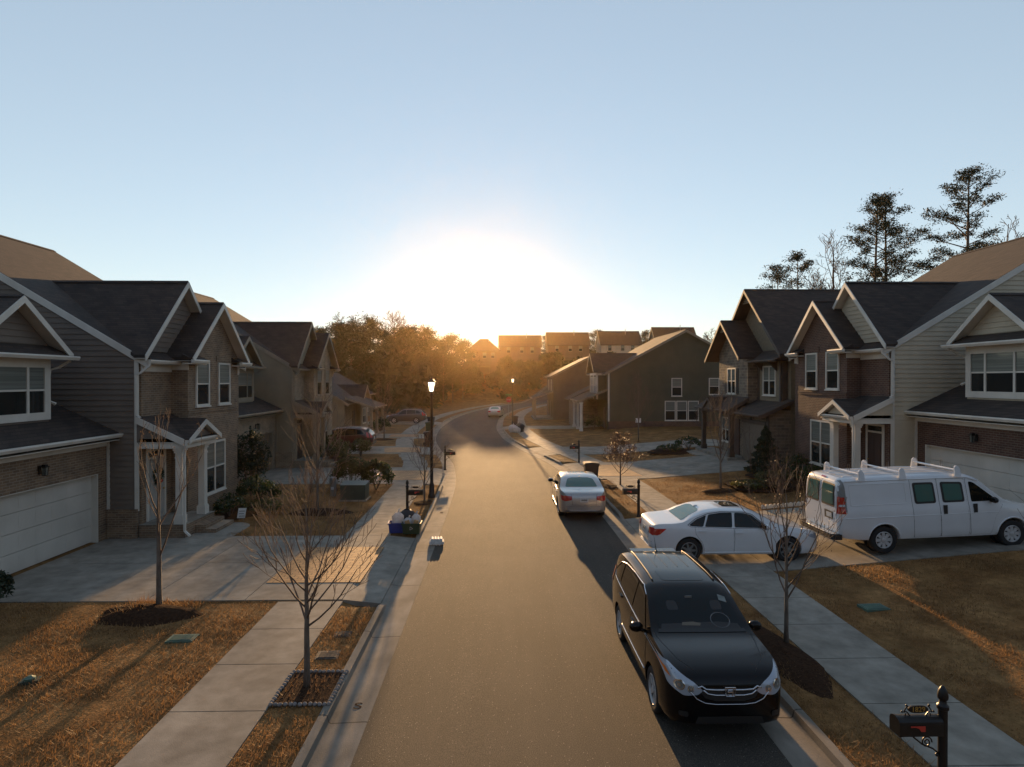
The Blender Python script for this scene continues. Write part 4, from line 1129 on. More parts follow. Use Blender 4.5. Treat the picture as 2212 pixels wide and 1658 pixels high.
def both(c, name, poly, m, off=.009, **kw):
    return [c.patch(name, ax, poly, m, off, **kw) for ax in ('left', 'right')]

# black compact SUV facing the camera
SUV = dict(L=4.56, r=.345, track=.885, arch=.385, axles=(-1.27, 1.33), tumble=.30, paint='black_paint', spokes=5, twin=True, rimf=.68,
    top=[(-2.28, .80), (-2.25, 1.02), (-2.18, 1.20), (-1.98, 1.52), (-1.75, 1.645), (-1.2, 1.685), (-.4, 1.69), (.15, 1.655), (.42, 1.56), (.80, 1.34), (1.12, 1.16), (1.24, 1.13), (1.70, 1.10), (2.0, 1.045), (2.17, .97), (2.25, .86), (2.28, .66)],
    belt=[(-2.28, .78), (-2.1, 1.10), (-1.8, 1.14), (-.8, 1.08), (.4, 1.03), (1.2, 1.04), (1.7, 1.0), (2.05, .93), (2.2, .83), (2.28, .60)],
    plan=[(-2.28, .70), (-2.2, .80), (-2.0, .87), (-1.3, .905), (0, .91), (1.3, .90), (1.75, .89), (2.0, .855), (2.15, .79), (2.24, .71), (2.28, .62)],
    low=[(-2.28, .42), (-2.1, .30), (-1.7, .24), (1.6, .22), (2.1, .26), (2.28, .34)])
def suv(name, label, loc, rz, paint, detail=True, sp=SUV, group=None):
    sp = dict(sp, paint=paint)
    c = Car(name, label, sp, loc, rz, 'car', group)
    c.doors([[(.98, .36), (.98, 1.0), (.92, 1.04), (-.12, 1.06), (-.12, .36)], [(-.14, .36), (-.14, 1.06), (-1.25, 1.13), (-1.2, .98), (-.98, .66), (-.86, .36)]], [(.05, .93), (-1.0, 1.0)], paint)
    both(c, 'side_window', [(.86, 1.05), (.36, 1.49), (.15, 1.56), (-.10, 1.57), (-.10, 1.09)], 'car_glass', rnd=.05)
    both(c, 'side_window', [(-.17, 1.09), (-.17, 1.57), (-.8, 1.575), (-1.15, 1.54), (-1.18, 1.15)], 'car_glass', rnd=.05)
    both(c, 'side_window', [(-1.24, 1.16), (-1.22, 1.53), (-1.5, 1.47), (-1.78, 1.26), (-1.72, 1.19)], 'car_glass', rnd=.07)
    for ax in ('left', 'right'):
        c.line('window_trim', ax, [(.90, 1.025), (-.12, 1.06), (-1.2, 1.125), (-1.72, 1.165), (-1.82, 1.27), (-1.52, 1.50), (-1.15, 1.575), (-.5, 1.605), (.15, 1.595), (.40, 1.51)], 'chrome', .010, .008)
        c.line('side_moulding', ax, [(.92, .48), (-.84, .50)], 'black_plastic' if not detail else 'chrome', .011, .008)
    c.patch('windscreen', 'front', [(-.70, 1.175), (.70, 1.175), (.60, 1.53), (.35, 1.60), (-.35, 1.60), (-.60, 1.53)], 'car_glass', .006, rnd=.06)
    c.patch('rear_window', 'rear', [(-.60, 1.18), (.60, 1.18), (.52, 1.50), (-.52, 1.50)], 'car_glass', .006, rnd=.08)
    for sd_ in (-1, 1):
        h = c.patch('headlight', 'front', [(sd_ * a, b) for a, b in ((.38, .80), (.46, .745), (.66, .735), (.83, .83), (.875, 1.05), (.80, 1.07), (.66, .985), (.50, .90))], 'clear_lens', .010, .03, rnd=.03)
        for (a, b, r) in ((.70, .865, .066), (.56, .82, .045)):
            ci = lambda k: [(sd_ * (a + r * k * math.cos(t)), b + r * k * math.sin(t)) for t in [2 * math.pi * i / 18 for i in range(18)]]
            bw = c.patch('lamp_bowl', 'front', ci(1), 'chrome', .014, .03, parent=h); c.patch('lamp_lens', 'front', ci(.72), 'grey_steel', .018, .03, parent=h); c.patch('lamp_bulb', 'front', ci(.32), 'chrome', .022, .03, parent=h)
        c.patch('turn_signal', 'front', [(sd_ * a, b) for a, b in ((.785, .92), (.83, .94), (.865, 1.01), (.82, 1.0))], 'amber_lens', .015, .03, parent=h)
        c.patch('taillight', 'rear', [(sd_ * a, b) for a, b in ((.62, .92), (.80, .92), (.74, 1.32), (.66, 1.32))], 'red_lens', .012, .05, rnd=.03)
        c.patch('taillight', 'left' if sd_ > 0 else 'right', [(-2.16, .93), (-1.98, .95), (-1.9, 1.3), (-2.04, 1.3)], 'red_lens', .012, .04)
        c.line('roof_rail', 'top', [(.1, sd_ * .55), (-1.7, sd_ * .53)], 'black_plastic', .014, .012)
        c.patch('fog_lamp', 'front', [(sd_ * a, b) for a, b in ((.60, .44), (.72, .44), (.72, .52), (.60, .52))], 'black_plastic', .01, .04, rnd=.03)
    g = c.patch('grille', 'front', [(-.44, 0.820), (-.36, 0.700), (-.20, 0.660), (.20, 0.660), (.36, 0.700), (.44, 0.820), (.30, 0.835), (-.30, 0.835)], 'black_plastic', .008, .05)
    c.line('grille_bar', 'front', [(-.46, 0.835), (-.40, 0.855), (-.34, 0.820), (-.2, 0.810), (.2, 0.810), (.34, 0.820), (.40, 0.855), (.46, 0.835)], 'chrome', .013, .016, parent=g)
    c.line('grille_bar', 'front', [(-.38, 0.810), (-.32, 0.760), (-.2, 0.740), (.2, 0.740), (.32, 0.760), (.38, 0.810)], 'chrome', .013, .016, parent=g)
    c.line('grille_bar', 'front', [(-.56, 0.785), (-.48, 0.690), (-.36, 0.635), (-.2, 0.615), (.2, 0.615), (.36, 0.635), (.48, 0.690), (.56, 0.785)], 'chrome', .009, .012, parent=g)
    if detail:
        q = c.hit('front', 0, .792, .03); X = q.x + .005; mb = MB()
        fr = [(-.075, .062), (.075, .062), (.06, -.062), (-.06, -.062)]
        for i in range(4):
            a, b = fr[i], fr[(i + 1) % 4]; mb.tube([(X, a[0], .792 + a[1]), (X, b[0], .792 + b[1])], .007, 5)
        for sd_ in (-1, 1): mb.tube([(X, sd_ * .048, .792 + .052), (X, sd_ * .030, .792 - .052)], .010, 5)
        mb.tube([(X, -.037, .792), (X, .037, .792)], .009, 5)
        mb.build('badge', 'chrome', g)
    c.patch('lower_grille', 'front', [(-.5, .34), (.5, .34), (.46, .44), (-.46, .44)], 'black_plastic', .006, .06)
    c.line('bonnet_seam', 'top', [(2.14, -.42), (1.85, -.64), (1.4, -.74), (1.12, -.78)], 'black_plastic', .004, .001, n=4)
    c.line('bonnet_seam', 'top', [(2.14, .42), (1.85, .64), (1.4, .74), (1.12, .78)], 'black_plastic', .004, .001, n=4)
    c.patch('sunroof', 'top', [(.12, -.38), (.12, .38), (-.42, .40), (-.42, -.40)], 'car_glass', .005, .08, rnd=.1)
    c.patch('wiper_cowl', 'front', [(-.72, 1.155), (.72, 1.155), (.70, 1.185), (-.70, 1.185)], 'black_plastic', .008)
    if detail:
        for y in (-.30, -.1, .1, .30): c.line('roof_rib', 'top', [(-.55, y), (-1.6, y)], paint, .007, -.001, n=4)
        q = c.hit('top', -1.72, 0); mb = MB(); mb.tube([q, q + Vector((-.12, 0, .16)), q + Vector((-.22, 0, .30))], [.014, .005, .003], 5); mb.ball(q, .05, .03, .02, 8, 5); mb.build('aerial', 'black_plastic', c.root)
        q = c.hit('front', -.05, 1.50, .012); mb = MB(); mb.cbox(q, .012, .12, .05); mb.build('rear_view_mirror', 'grey_steel', c.root)
        c.patch('sticker', 'front', [(.46, 1.47), (.58, 1.44), (.585, 1.50), (.47, 1.53)], 'blind', .010)
        st = [(.36 + .155 * math.cos(t), 1.265 + .075 * math.sin(t)) for t in [2 * math.pi * i / 20 for i in range(21)]]
        c.line('steering_wheel', 'front', st, 'grey_paint', .010, .004, n=5)
        for sd_ in (-1, 1): c.patch('headrest', 'front', [(sd_ * a, b) for a, b in ((.27, 1.37), (.47, 1.37), (.46, 1.47), (.29, 1.47))], 'dark_trim', .0075, .05, rnd=.04)
        c.patch('dashboard', 'front', [(-.66, 1.18), (.66, 1.18), (.63, 1.23), (.3, 1.25), (-.63, 1.23)], 'dark_trim', .0075, .06)
        # things seen on the dashboard: papers
        c.patch('dashboard_papers', 'front', [(-.30, 1.215), (.0, 1.21), (.02, 1.235), (-.10, 1.25), (-.28, 1.245)], 'brown_board', .009, .05)
    mb = MB(); mb.cbox((-2.02, 0, 1.575), .3, .95, .03); mb.build('spoiler', paint, c.root)
    c.patch('rear_bumper', 'rear', [(-.72, .45), (.72, .45), (.70, .62), (-.70, .62)], 'black_plastic' if paint != 'maroon_paint' else paint, .02, .06, rnd=.04)
    mb = MB(); q = c.hit('rear', 0, .86, .01); mb.cbox(q, .012, .31, .155); mb.build('number_plate', 'plate_white', c.root)
    c.mirror(.80, 1.04, paint)
    return c
suv('parked_suv', 'black SUV with a chrome grille badge parked at the right kerb facing the camera', (3.30, 10.72, -.10), R(-90), 'black_paint')
XSUV = dict(SUV,  L=4.70, top=[(-2.35, .80), (-2.32, 1.0), (-2.22, 1.18), (-1.92, 1.46), (-1.7, 1.60), (-1.2, 1.67), (-.3, 1.69), (.2, 1.64), (.45, 1.55), (.85, 1.30), (1.2, 1.10), (1.35, 1.06), (1.85, 1.0), (2.15, .92), (2.3, .76), (2.35, .55)],
    plan=[(-2.35, .68), (-2.25, .80), (-2.0, .88), (-1.3, .92), (0, .925), (1.3, .91), (1.8, .88), (2.1, .80), (2.25, .70), (2.35, .55)],
    belt=[(-2.35, .78), (-2.1, 1.08), (-1.8, 1.14), (-.8, 1.08), (.4, 1.02), (1.2, .995), (1.8, .94), (2.1, .85), (2.35, .5)], low=[(-2.35, .42), (-2.1, .30), (-1.7, .24), (1.6, .22), (2.1, .26), (2.35, .34)])
suv('parked_suv', 'dark maroon SUV, tail towards the street, in the driveway beyond the tan house', (-11.55, 44.3, .02), R(180), 'maroon_paint', False, XSUV)
suv('parked_suv', 'dark grey SUV seen side on in the farthest driveway on the left', (-11.0, 71.2, .02), R(180), 'grey_paint', False, XSUV)

# four-door saloons
SED = dict(L=4.93, r=.345, track=.885, arch=.39, axles=(-1.42, 1.38), tumble=.40, paint='white_paint', spokes=7, rimf=.68,
    top=[(-2.465, .72), (-2.44, .90), (-2.36, 1.03), (-2.2, 1.075), (-1.85, 1.10), (-1.62, 1.13), (-1.25, 1.31), (-.85, 1.435), (-.4, 1.475), (.1, 1.47), (.45, 1.40), (.9, 1.18), (1.22, 1.02), (1.4, .985), (1.9, .91), (2.2, .82), (2.38, .70), (2.465, .52)],
    belt=[(-2.465, .68), (-2.3, .98), (-1.9, 1.02), (-1.2, 1.0), (0, .955), (.9, .92), (1.5, .875), (2.1, .76), (2.465, .45)],
    plan=[(-2.465, .62), (-2.38, .74), (-2.2, .83), (-1.8, .895), (-1.2, .92), (0, .922), (1.2, .915), (1.8, .88), (2.1, .80), (2.3, .68), (2.465, .42)],
    low=[(-2.465, .40), (-2.3, .30), (-1.8, .22), (1.8, .20), (2.2, .22), (2.465, .28)])
def sedan(name, label, loc, rz, paint, group=None, glass='car_glass', detail=True):
    c = Car(name, label, dict(SED, paint=paint, rim='grey_steel' if paint == 'white_paint' else 'alloy'), loc, rz, 'car', group)
    c.doors([[(1.02, .30), (1.0, .86), (.88, .93), (-.14, .955), (-.16, .30)], [(-.18, .30), (-.16, .955), (-1.26, 1.0), (-1.24, .82), (-1.05, .56), (-.98, .30)]], [(-.02, .84), (-1.06, .89)], paint)
    both(c, 'side_window', [(.80, .965), (.38, 1.30), (.15, 1.355), (-.10, 1.37), (-.14, .985)], glass, rnd=.05)
    both(c, 'side_window', [(-.21, .985), (-.17, 1.37), (-.5, 1.37), (-.85, 1.325), (-.98, 1.01)], glass, rnd=.04)
    both(c, 'side_window', [(-1.03, 1.01), (-.91, 1.315), (-1.2, 1.205), (-1.42, 1.06), (-1.36, 1.03)], glass, rnd=.04)
    for ax in ('left', 'right'):
        c.line('window_trim', ax, [(.84, .945), (-.15, .965), (-1.0, .992), (-1.38, 1.012), (-1.46, 1.06)], 'chrome', .008, .008)
        c.line('window_trim', ax, [(-1.46, 1.06), (-1.22, 1.225), (-.86, 1.35), (-.5, 1.395), (.14, 1.38), (.40, 1.32), (.84, .945)], 'black_plastic', .008, .006)
        c.line('sill_moulding', ax, [(1.0, .30), (-1.0, .30)], paint, .02, .006)
    c.patch('windscreen', 'front', [(-.70, 1.03), (.70, 1.03), (.58, 1.33), (.34, 1.40), (-.34, 1.40), (-.58, 1.33)], glass, .006, rnd=.05)
    c.patch('rear_window', 'rear', [(-.62, 1.14), (.62, 1.14), (.50, 1.37), (.32, 1.40), (-.32, 1.40), (-.50, 1.37)], 'green_glass', .006, rnd=.05)
    c.patch('sunroof', 'top', [(.22, -.36), (.22, .36), (-.30, .38), (-.30, -.38)], 'car_glass', .005, .08, rnd=.08)
    for sd_ in (-1, 1):
        ax = 'left' if sd_ > 0 else 'right'
        h = c.patch('headlight', 'front', [(sd_ * a, b) for a, b in ((.42, .58), (.62, .56), (.74, .68), (.72, .78), (.52, .70))], 'clear_lens', .010, .04, rnd=.03)
        c.patch('headlight_side', ax, [(2.28, .60), (2.02, .70), (1.86, .80), (2.12, .76), (2.30, .68)], 'clear_lens', .008, .04, parent=h)
        t = c.patch('taillight', 'rear', [(sd_ * a, b) for a, b in ((.46, .80), (.46, .93), (.70, .96), (.78, .86), (.72, .74))], 'red_lens', .010, .04, rnd=.02)
        c.patch('taillight_side', ax, [(-2.42, .76), (-2.40, .93), (-2.05, .955), (-2.22, .80), (-2.3, .76)], 'red_lens', .008, .04, parent=t)
        c.line('bonnet_seam', 'top', [(2.2, sd_ * .46), (1.8, sd_ * .66), (1.2, sd_ * .74)], 'black_plastic', .004, .001, n=4)
    g = c.patch('grille', 'front', [(-.34, .52), (.34, .52), (.38, .66), (-.38, .66)], 'black_plastic', .008, .05, rnd=.04)
    c.line('grille_bar', 'front', [(-.38, .665), (.38, .665)], 'chrome', .014, .012, parent=g)
    c.patch('lower_grille', 'front', [(-.45, .28), (.45, .28), (.42, .38), (-.42, .38)], 'black_plastic', .006, .06)
    b = c.line('boot_seam', 'rear', [(-.44, .62), (-.46, .96), (-.5, 1.02)], 'black_plastic', .005, .002)
    c.line('boot_seam', 'rear', [(.44, .62), (.46, .96), (.5, 1.02)], 'black_plastic', .005, .002); c.line('boot_seam', 'rear', [(-.44, .62), (.44, .62)], 'black_plastic', .005, .002)
    q = c.hit('rear', 0, .80, .012); mb = MB(); mb.cbox(q, .012, .31, .16); pl = mb.build('number_plate', 'plate_white', c.root)
    mb = MB(); mb.cbox(q + Vector((-.002, 0, -.01)), .014, .22, .06); mb.build('plate_frame', 'grey_steel', pl)
    c.line('bumper_line', 'rear', [(-.68, .56), (.68, .56)], 'black_plastic', .004, .002); c.line('bumper_line', 'rear', [(-.55, .40), (.55, .40)], 'chrome', .008, .004)
    q = c.hit('top', -.95, 0); mb = MB(); mb.ball(q, .07, .03, .035, 8, 5); mb.build('aerial', paint, c.root, smooth=True)
    c.mirror(.74, .95, paint)
    return c
sedan('parked_sedan', 'white saloon car across the pavement in the driveway behind the black SUV', (6.72, 17.42, .03), R(0.5), 'white_paint')
sedan('parked_sedan', 'silver saloon car seen from behind at the right kerb beyond the white one', (3.18, 24.45, -.10), R(89.3), 'silver_paint')
sedan('parked_sedan', 'tiny pale car far down the street where the road bends', (-.45, 85.0, -.10), R(84), 'silver_paint')

# white cargo van with ladder rack
VAN = dict(L=5.70, r=.375, track=.965, arch=.43, axles=(-1.62, 1.98), tumble=.16, square=1, paint='white_paint', steel=True, spokes=8, rimf=.63, tw=.25, rim='alloy',
    top=[(-2.85, 1.30), (-2.82, 1.75), (-2.74, 2.02), (-2.62, 2.10), (-2.0, 2.13), (-.5, 2.13), (.75, 2.09), (1.05, 2.0), (1.45, 1.66), (1.80, 1.34), (1.95, 1.27), (2.4, 1.18), (2.65, 1.10), (2.8, .95), (2.85, .70)],
    belt=[(-2.85, 1.2), (-2.7, 1.30), (1.3, 1.27), (1.9, 1.2), (2.4, 1.10), (2.7, .98), (2.85, .6)],
    plan=[(-2.85, .90), (-2.78, .975), (-2.5, 1.0), (1.5, 1.0), (2.1, .985), (2.5, .92), (2.7, .82), (2.85, .70)],
    low=[(-2.85, .50), (-2.6, .42), (-1.9, .36), (2.0, .34), (2.6, .36), (2.85, .42)])
def van():
    c = Car('cargo_van', 'white cargo van with a roof ladder rack in the driveway of the cream house', VAN, (12.30, 17.22, .41), R(-.4), 'van')
    c.root.rotation_euler = (0, R(-2.6), R(-.4))
    b = c.body
    # side doors on the camera's side, two leaves and the cab door
    D = []
    for ax in ('left', 'right'):
        for poly, hd in (([(-.78, .42), (-.80, 2.0), (-.06, 1.99), (-.04, .42)], None), ([(-.02, .42), (-.04, 1.99), (.72, 1.95), (.76, .42)], (.10, 1.15)), ([(.80, .42), (.76, 1.95), (.98, 1.90), (1.62, 1.36), (1.72, 1.2), (1.5, .9), (1.36, .42)], (.94, 1.15))):
            d = c.patch('door', ax, poly, 'white_paint', .006, .10, rnd=.04); D.append(d)
            c.line('door_seam', ax, list(poly) + [poly[0]], 'black_plastic', .005, .002, parent=d, n=4)
            if hd:
                q = c.hit(ax, hd[0], hd[1], .014); mb = MB(); mb.cbox(q, .10, .03, .24); mb.build('handle', 'black_plastic', d)
        for poly in ([(-.72, 1.33), (-.74, 1.91), (-.14, 1.90), (-.12, 1.33)], [(.06, 1.33), (.04, 1.90), (.66, 1.87), (.68, 1.33)]):
            wd = c.patch('window_surround', ax, poly, 'black_plastic', .009, .10, rnd=.07)
            cx, cz = sum(p[0] for p in poly) / 4, sum(p[1] for p in poly) / 4
            c.patch('pane', ax, [(cx + (a - cx) * .80, cz + (b_ - cz) * .80) for a, b_ in poly], 'green_glass', .014, .10, parent=wd, rnd=.05)
        c.patch('side_window', ax, [(.86, 1.32), (.84, 1.88), (.98, 1.84), (1.44, 1.46), (1.56, 1.33)], 'car_glass', .010, .08, rnd=.05)
        c.line('body_crease', ax, [(-2.7, 1.02), (1.6, 1.02)], 'white_paint', .012, .0, n=6)
        c.line('panel_crease', ax, [(-2.5, 1.36), (-2.5, 1.92), (-.95, 1.92), (-.95, 1.36), (-2.5, 1.36)], 'white_paint', .008, .001, n=6)
        c.line('roof_gutter', ax, [(-2.6, 2.02), (.8, 1.99), (1.1, 1.88)], 'white_paint', .016, .004)
        c.line('arch_lip', ax, [(-1.62 + .45 * math.cos(t), .40 + .45 * math.sin(t)) for t in [math.pi * k / 14 for k in range(15)]], 'white_paint', .018, .004)
        c.line('arch_lip', ax, [(1.98 + .45 * math.cos(t), .40 + .45 * math.sin(t)) for t in [math.pi * k / 14 for k in range(15)]], 'white_paint', .018, .004)
        c.patch('rear_pillar', ax, [(-2.82, 1.20), (-2.80, 1.98), (-2.66, 2.06), (-2.62, 1.85), (-2.62, 1.20)], 'grey_steel', .008, .06)
    for sd_ in (-1, 1):
        d = c.patch('rear_door', 'rear', [(sd_ * a, z) for a, z in ((.015, .62), (.84, .62), (.80, 1.98), (.015, 2.0))], 'white_paint', .008, .10, rnd=.04)
        g = c.patch('door_window', 'rear', [(sd_ * a, z) for a, z in ((.07, 1.30), (.76, 1.30), (.72, 1.93), (.07, 1.95))], 'black_plastic', .014, .10, parent=d, rnd=.07)
        c.patch('door_pane', 'rear', [(sd_ * a, z) for a, z in ((.10, 1.36), (.69, 1.36), (.66, 1.89), (.10, 1.90))], 'green_glass', .020, .10, parent=d, rnd=.05)
        t = c.patch('taillight', 'rear', [(sd_ * a, z) for a, z in ((.86, 1.15), (.97, 1.15), (.93, 1.62), (.84, 1.62))], 'red_lens', .016, .05)
        c.patch('taillight_side', 'left' if sd_ > 0 else 'right', [(-2.81, 1.15), (-2.66, 1.15), (-2.66, 1.60), (-2.78, 1.60)], 'red_lens', .012, .05, parent=t)
        c.patch('reverse_lamp', 'left' if sd_ > 0 else 'right', [(-2.81, 1.34), (-2.665, 1.34), (-2.665, 1.40), (-2.80, 1.40)], 'plate_white', .016, .05, parent=t)
        h = c.patch('headlight', 'front', [(sd_ * a, z) for a, z in ((.45, .82), (.80, .82), (.80, 1.02), (.45, 1.04))], 'clear_lens', .012, .05)
    c.patch('windscreen', 'front', [(-.82, 1.36), (.82, 1.36), (.76, 1.90), (.4, 1.97), (-.4, 1.97), (-.76, 1.90)], 'car_glass', .008, rnd=.06)
    c.patch('grille', 'front', [(-.42, .75), (.42, .75), (.42, 1.02), (-.42, 1.02)], 'black_plastic', .01, .08)
    c.patch('brake_lamp', 'rear', [(-.12, 2.03), (.12, 2.03), (.12, 2.065), (-.12, 2.065)], 'red_lens', .014, .04)
    q = c.hit('rear', -.45, 1.05, .012); mb = MB(); mb.cbox(q, .02, .42, .22); p = mb.build('plate_holder', 'black_plastic', c.root); mb = MB(); mb.cbox(q + Vector((-.012, -.03, 0)), .01, .27, .13); mb.build('number_plate', 'plate_white', p)
    mb = MB(); mb.prism([(-3.02, -.95, .44), (-3.04, -.80, .44), (-3.04, .80, .44), (-3.02, .95, .44), (-2.80, .98, .44), (-2.80, -.98, .44)], (0, 0, .14)); bp = mb.build('rear_bumper', 'black_plastic', c.root)
    mb = MB(); mb.prism([(-3.05, -.88, .58), (-3.05, .88, .58), (-2.83, .92, .58), (-2.83, -.92, .58)], (0, 0, .02)); mb.build('bumper_step', 'chrome', bp)
    mb = MB(); mb.box(2.78, 2.92, -.85, .85, .42, .62); mb.build('front_bumper', 'chrome', c.root)
    for x in (-2.15, -1.0, .55):
        mb = MB(); z = 2.10
        mb.tube([(x, -.86, z + .10), (x, .86, z + .10)], .030, 6)
        for sd_ in (-1, 1):
            mb.prism([(x - .09, sd_ * .90 - .02, z - .08), (x + .09, sd_ * .90 - .02, z - .08), (x + .085, sd_ * .86 - .02, z + .12), (x + .05, sd_ * .85 - .02, z + .21), (x - .02, sd_ * .85 - .02, z + .23), (x - .07, sd_ * .86 - .02, z + .18)], (0, .04, 0))
        rk = mb.build('roof_rack', 'white_paint', c.root)
        mb = MB()
        for y in (-.25,): mb.tube([(x, y, z + .10), (x, y, z + .30), (x + .05, y, z + .30), (x + .05, y, z + .12)], .007, 4)
        mb.build('ladder_stop', 'chrome', rk)
    for y in (-.55, -.2, .2, .55): c.line('roof_rib', 'top', [(-2.5, y), (.7, y)], 'white_paint', .016, -.006, n=6)
    c.mirror(1.42, 1.30, 'black_plastic')
van()
# ---------------------------------------------------------------- street furniture and small things
def mailbox(label, x, y, side, number=None, rz=0.0, b=0.0):
    """post box on a turned post; the box points to the street"""
    t = thing('mailbox', label, 'mailbox', (x, y, b), rz, 'black mailboxes on turned posts along the kerbs')
    mb = MB()
    mb.lathe([(.085, 0), (.085, .04), (.06, .07), (.052, .10), (.052, 1.14), (.066, 1.15), (.066, 1.19), (.045, 1.21), (.038, 1.25), (.056, 1.27), (.060, 1.31), (.048, 1.37), (.02, 1.42), (.004, 1.43)], 14)
    mb.build('post', 'black_metal', t, smooth=True, sharp=40)
    s = side; x0, x1 = .05 * s, .57 * s; z0 = .86
    mb = MB(); prof = [(-.09, z0), (.09, z0), (.09, z0 + .14)] + [(.09 * math.cos(a), z0 + .14 + .07 * math.sin(a)) for a in [math.pi * k / 8 for k in range(1, 8)]] + [(-.09, z0 + .14)]
    mb.prism([(x0, a, c) for a, c in prof], (x1 - x0, 0, 0))
    bx = mb.build('box', 'black_metal', t)
    mb = MB(); mb.prism([(x1, a * 1.06, z0 + (c - z0) * 1.03) for a, c in prof], (.025 * s, 0, 0)); mb.build('box_door', 'black_metal', bx)
    for yy in (-1,):
        mb = MB(); f = -.096
        pts = [(.42, .118), (.42, .085), (.33, .085), (.29, .06), (.27, .03), (.27, .118)]
        mb.prism([(.05 * s + s * (.52 - a + .05) if False else s * a, f, z0 + c) for a, c in ((.46, .13), (.46, .115), (.40, .115), (.36, .10), (.335, .065), (.285, .065), (.285, .13))], (0, -.006, 0))
        mb.build('flag', 'red_flag', bx)
    # scroll bracket under the box
    mb = MB(); sp_ = []
    for k in range(26):
        a = k / 25 * 3.6 * math.pi; r = .075 * (1 - k / 30); sp_.append((s * (.20 - r * math.cos(a) * .9), 0, .74 + r * math.sin(a)))
    mb.tube(sp_, .009, 5); mb.tube([(s * .05, 0, .60), (s * .12, 0, .66), (s * .26, 0, .72), (s * .36, 0, .80), (s * .38, 0, .86)], .011, 5); mb.ball((s * .07, 0, .585), .022, .022, .022, 8, 5); mb.ball((s * .26, 0, .845), .018, .018, .018, 8, 5)
    mb.build('scroll_bracket', 'black_metal', t, smooth=True)
    # number plate with scroll ends
    mb = MB(); zc = z0 + .285; xc = s * .31
    el = [(xc + .125 * math.copysign(abs(math.cos(a)) ** .7, math.cos(a)), -.01, zc + .045 * math.sin(a)) for a in [2 * math.pi * k / 20 for k in range(20)]]
    mb.prism(el, (0, .02, 0))
    for d in (-1, 1):
        mb.tube([(xc + d * (.12 + .055 * math.sin(k / 9 * 3.9)), 0, zc + .02 - .10 * k / 9 + .02 * math.cos(k)) for k in range(10)], .008, 5); mb.ball((xc + d * .14, 0, zc + .045), .014, .014, .014, 8, 5); mb.ball((xc + d * .195, 0, zc - .03), .013, .013, .013, 8, 5)
        mb.tube([(xc + d * .16, 0, z0 + .19), (xc + d * .15, 0, zc - .05)], .008, 5)
    np_ = mb.build('number_sign', 'black_metal', t, smooth=True, sharp=40)
    if number: text(number, .085, 'lettering', 'gold', np_, (xc, -.013, zc), (R(90), 0, 0))
    return t
mailbox('black mailbox reading 1829, at the lower right corner in front of the pavement', 5.40, 7.13, -1, '1829')
mailbox('black mailbox on the strip between the silver car and the white saloon', 5.24, 22.3, -1)
mailbox('black mailbox beyond the silver car, by the stone house driveway', 4.95, 36.9, -1)
mailbox('black mailbox behind the recycling bins at the left kerb', -3.42, 22.3, 1)
mailbox('black mailbox just beyond the left street lamp', -3.08, 34.1, 1)

def street_lamp(label, x, y, h=5.2):
    t = thing('street_lamp', label, 'street lamp', (x, y, 0), 0, 'lantern street lamps')
    mb = MB(); mb.lathe([(.16, 0), (.16, .10), (.12, .16), (.11, .55), (.085, .62), (.07, .66), (.055, h - .75), (.075, h - .72), (.075, h - .68), (.05, h - .64), (.06, h - .58)], 14); mb.build('post', 'black_metal', t, smooth=True, sharp=40)
    mb = MB()
    a, b, z0, z1 = .09, .155, h - .56, h - .16
    for i in (-1, 1):
        for j in (-1, 1): mb.tube([(i * a, j * a, z0), (i * b, j * b, z1)], .012, 5)
    mb.box(-.11, .11, -.11, .11, z0 - .03, z0); mb.box(-.175, .175, -.175, .175, z1, z1 + .025)
    q = [(-.17, -.17, z1 + .025), (.17, -.17, z1 + .025), (.17, .17, z1 + .025), (-.17, .17, z1 + .025)]; u = [(-.05, -.05, z1 + .15), (.05, -.05, z1 + .15), (.05, .05, z1 + .15), (-.05, .05, z1 + .15)]
    mb.add(q + u, [(3, 2, 1, 0), (4, 5, 6, 7), (0, 1, 5, 4), (1, 2, 6, 5), (2, 3, 7, 6), (3, 0, 4, 7)]); mb.lathe([(.04, z1 + .15), (.05, z1 + .18), (.02, z1 + .22), (.004, z1 + .26)], 10)
    lt = mb.build('lantern', 'black_metal', t)
    mb = MB(); a -= .012; b -= .016
    q = [(-a, -a, z0 + .004), (a, -a, z0 + .004), (a, a, z0 + .004), (-a, a, z0 + .004)]; u = [(-b, -b, z1 - .004), (b, -b, z1 - .004), (b, b, z1 - .004), (-b, b, z1 - .004)]
    mb.add(q + u, [(3, 2, 1, 0), (4, 5, 6, 7), (0, 1, 5, 4), (1, 2, 6, 5), (2, 3, 7, 6), (3, 0, 4, 7)]); mb.build('lantern_glass', 'lantern_glass', lt)
street_lamp('tall black lantern lamp post at the left kerb beside a small bare tree', -2.95, 26.2)
street_lamp('distant lantern lamp post on the right where the road bends', 1.5, 66.0, 5.4)

